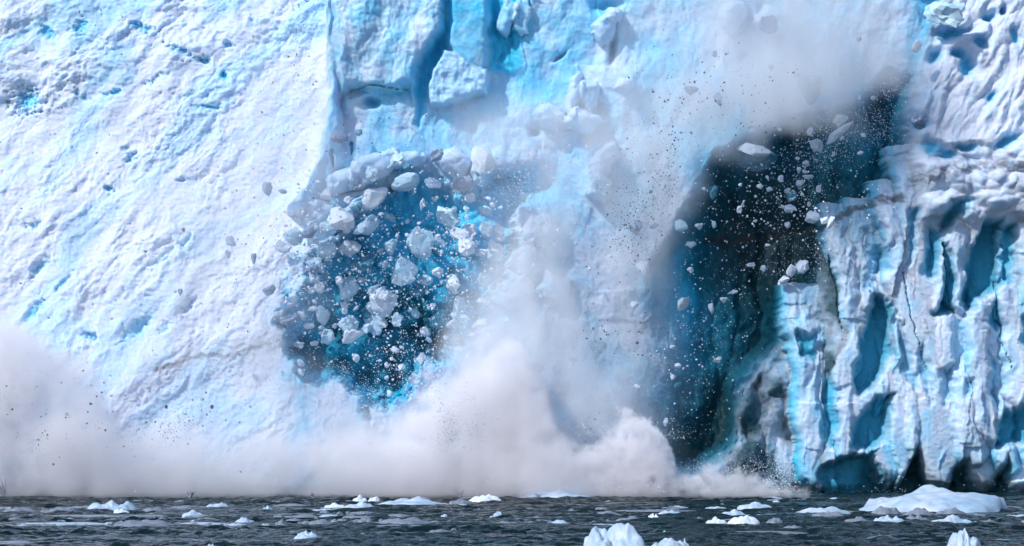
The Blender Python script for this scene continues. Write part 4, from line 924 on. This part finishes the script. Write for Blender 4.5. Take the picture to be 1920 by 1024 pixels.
# how thick the airborne ice dust hangs before the front, every 60 steps of the survey grid (0 none, 9 opaque)
#         u: 0    300  600  900  1200 1500 1800
DUST = ['11111112331111001112456665552000',
        '11111112331000001112456766653000',
        '01111112342000011234567777652000',
        '11111113453111234555677664300000',
        '11111124543223455566776400000000',
        '11111124543211345666651000000000',
        '11111234532100135566540000000000',
        '11112234421000135666420000000000',
        '11222334420000257776310000000000',
        '22222333321000357765200000000000',
        '32222333310000467765210000000000',
        '55433233321001467765210000000000',
        '65532222332002677764210000000000',
        '65543333344455777764200000000000',
        '65554444555566777764210000000000',
        '65555555555566777664210000000000',
        '65555555555566777664210000000000']
def dust_fn(x, y, z, uu, vv):
    n = fbm3(x / 9, y / 9, z / 9, 5, 501, .55)
    uw = uu + fbm3(x / 7, y / 7, z / 7, 4, 520) * 45; vw = vv + fbm3(x / 7, y / 7, z / 7, 4, 540) * 45
    T = interp2(DUST, 60, uw, vw)
    prof = np.exp(-((y - 290.5) / 4.2) ** 2)
    fall = fbm3((x + z * .15) / 3.2, y / 3.2, z / 14, 4, 560, .6)
    return (np.clip(T - .7, 0, 9) / 8.3) ** 1.7 * prof * np.clip(.75 + n * 1.2 + fall * 1.3, 0.02, 2.6) * .42 * sm(-.2, 1.5, z)
cloud('ice_dust_cloud', 'thin lavender cloud of airborne ice dust hanging before the glacier', -60, 1960, -60, 926, 280, 303, .5, dust_fn, vol_mat('ice_dust', (.970, .980, .9995), 1.0))

# the surge: height of the spray crest along the front
CREST = [(-80, 610), (0, 585), (60, 600), (150, 625), (190, 700), (240, 790), (330, 770), (420, 780), (520, 790), (620, 800), (700, 800), (760, 775), (820, 725), (880, 680), (940, 640), (985, 645), (1015, 700), (1035, 770), (1060, 812), (1100, 818),
         (1150, 795), (1200, 792), (1235, 812), (1256, 850), (1270, 900), (1300, 902), (1340, 893), (1390, 890), (1420, 905), (1450, 925), (1480, 930), (2000, 940)]
cu_, cv_ = np.array([c[0] for c in CREST], float), np.array([c[1] for c in CREST], float)
def surge_fn(x, y, z, uu, vv, fine=False):
    n = fbm3(x / 6, y / 6, z / 6, 3, 601, .5)
    bil = 1 - np.abs(fbm3(x / 3.4, y / 3.4, z / 3.4, 5, 630, .62)) * 2.6
    if fine: bil = bil * .6 + (1 - np.abs(fbm3(x / 1.7, y / 1.7, z / 1.7, 5, 650, .72)) * 3.2) * 1.5
    crest = np.interp(uu + n * 30, cu_, cv_)
    d = (vv - crest) + n * 38 + bil * np.interp(uu, [0, 900, 1100], [34, 34, 22]) - 26              # below the crest: positive
    soft = np.interp(uu, [0, 900, 1020, 1080, 1260, 1400], [95, 70, 50, 16, 12, 14])
    edge = sm(0, 1, d / soft)
    yc = 283.5 + n * 1.5; prof = np.exp(-((y - yc) / np.interp(uu, [0, 1000, 1300], [4.5, 4.5, 3.6])) ** 4)
    amt = np.interp(uu, [-80, 120, 230, 400, 600, 900, 1100, 1240, 1290, 1340, 1440], [.85, .6, .26, .2, .3, .6, 1.7, 2.6, 1.3, .7, .3])
    return edge * prof * amt * np.clip(.7 + n * 1.1 + bil * .55, .03, 2.4) * sm(-.3, .6, z)
surge_l = lambda x, y, z, uu, vv: surge_fn(x, y, z, uu, vv) * sm(1140, 1040, uu)
surge_r = lambda x, y, z, uu, vv: surge_fn(x, y, z, uu, vv, True) * sm(1040, 1140, uu)
cloud('spray_surge', 'billowing lilac grey wall of spray rolling over the sea at the glacier foot', -60, 1160, 560, 930, 276.5, 290.5, .3, surge_l, vol_mat('sea_spray', (.984, .978, .9985), 1.0))
cloud('spray_crest', 'bright white curling crest of spray racing right along the glacier foot', 1020, 1490, 740, 930, 277.5, 289.5, .17, surge_r, bpy.data.materials['sea_spray'])
print('objects', len(S.objects))
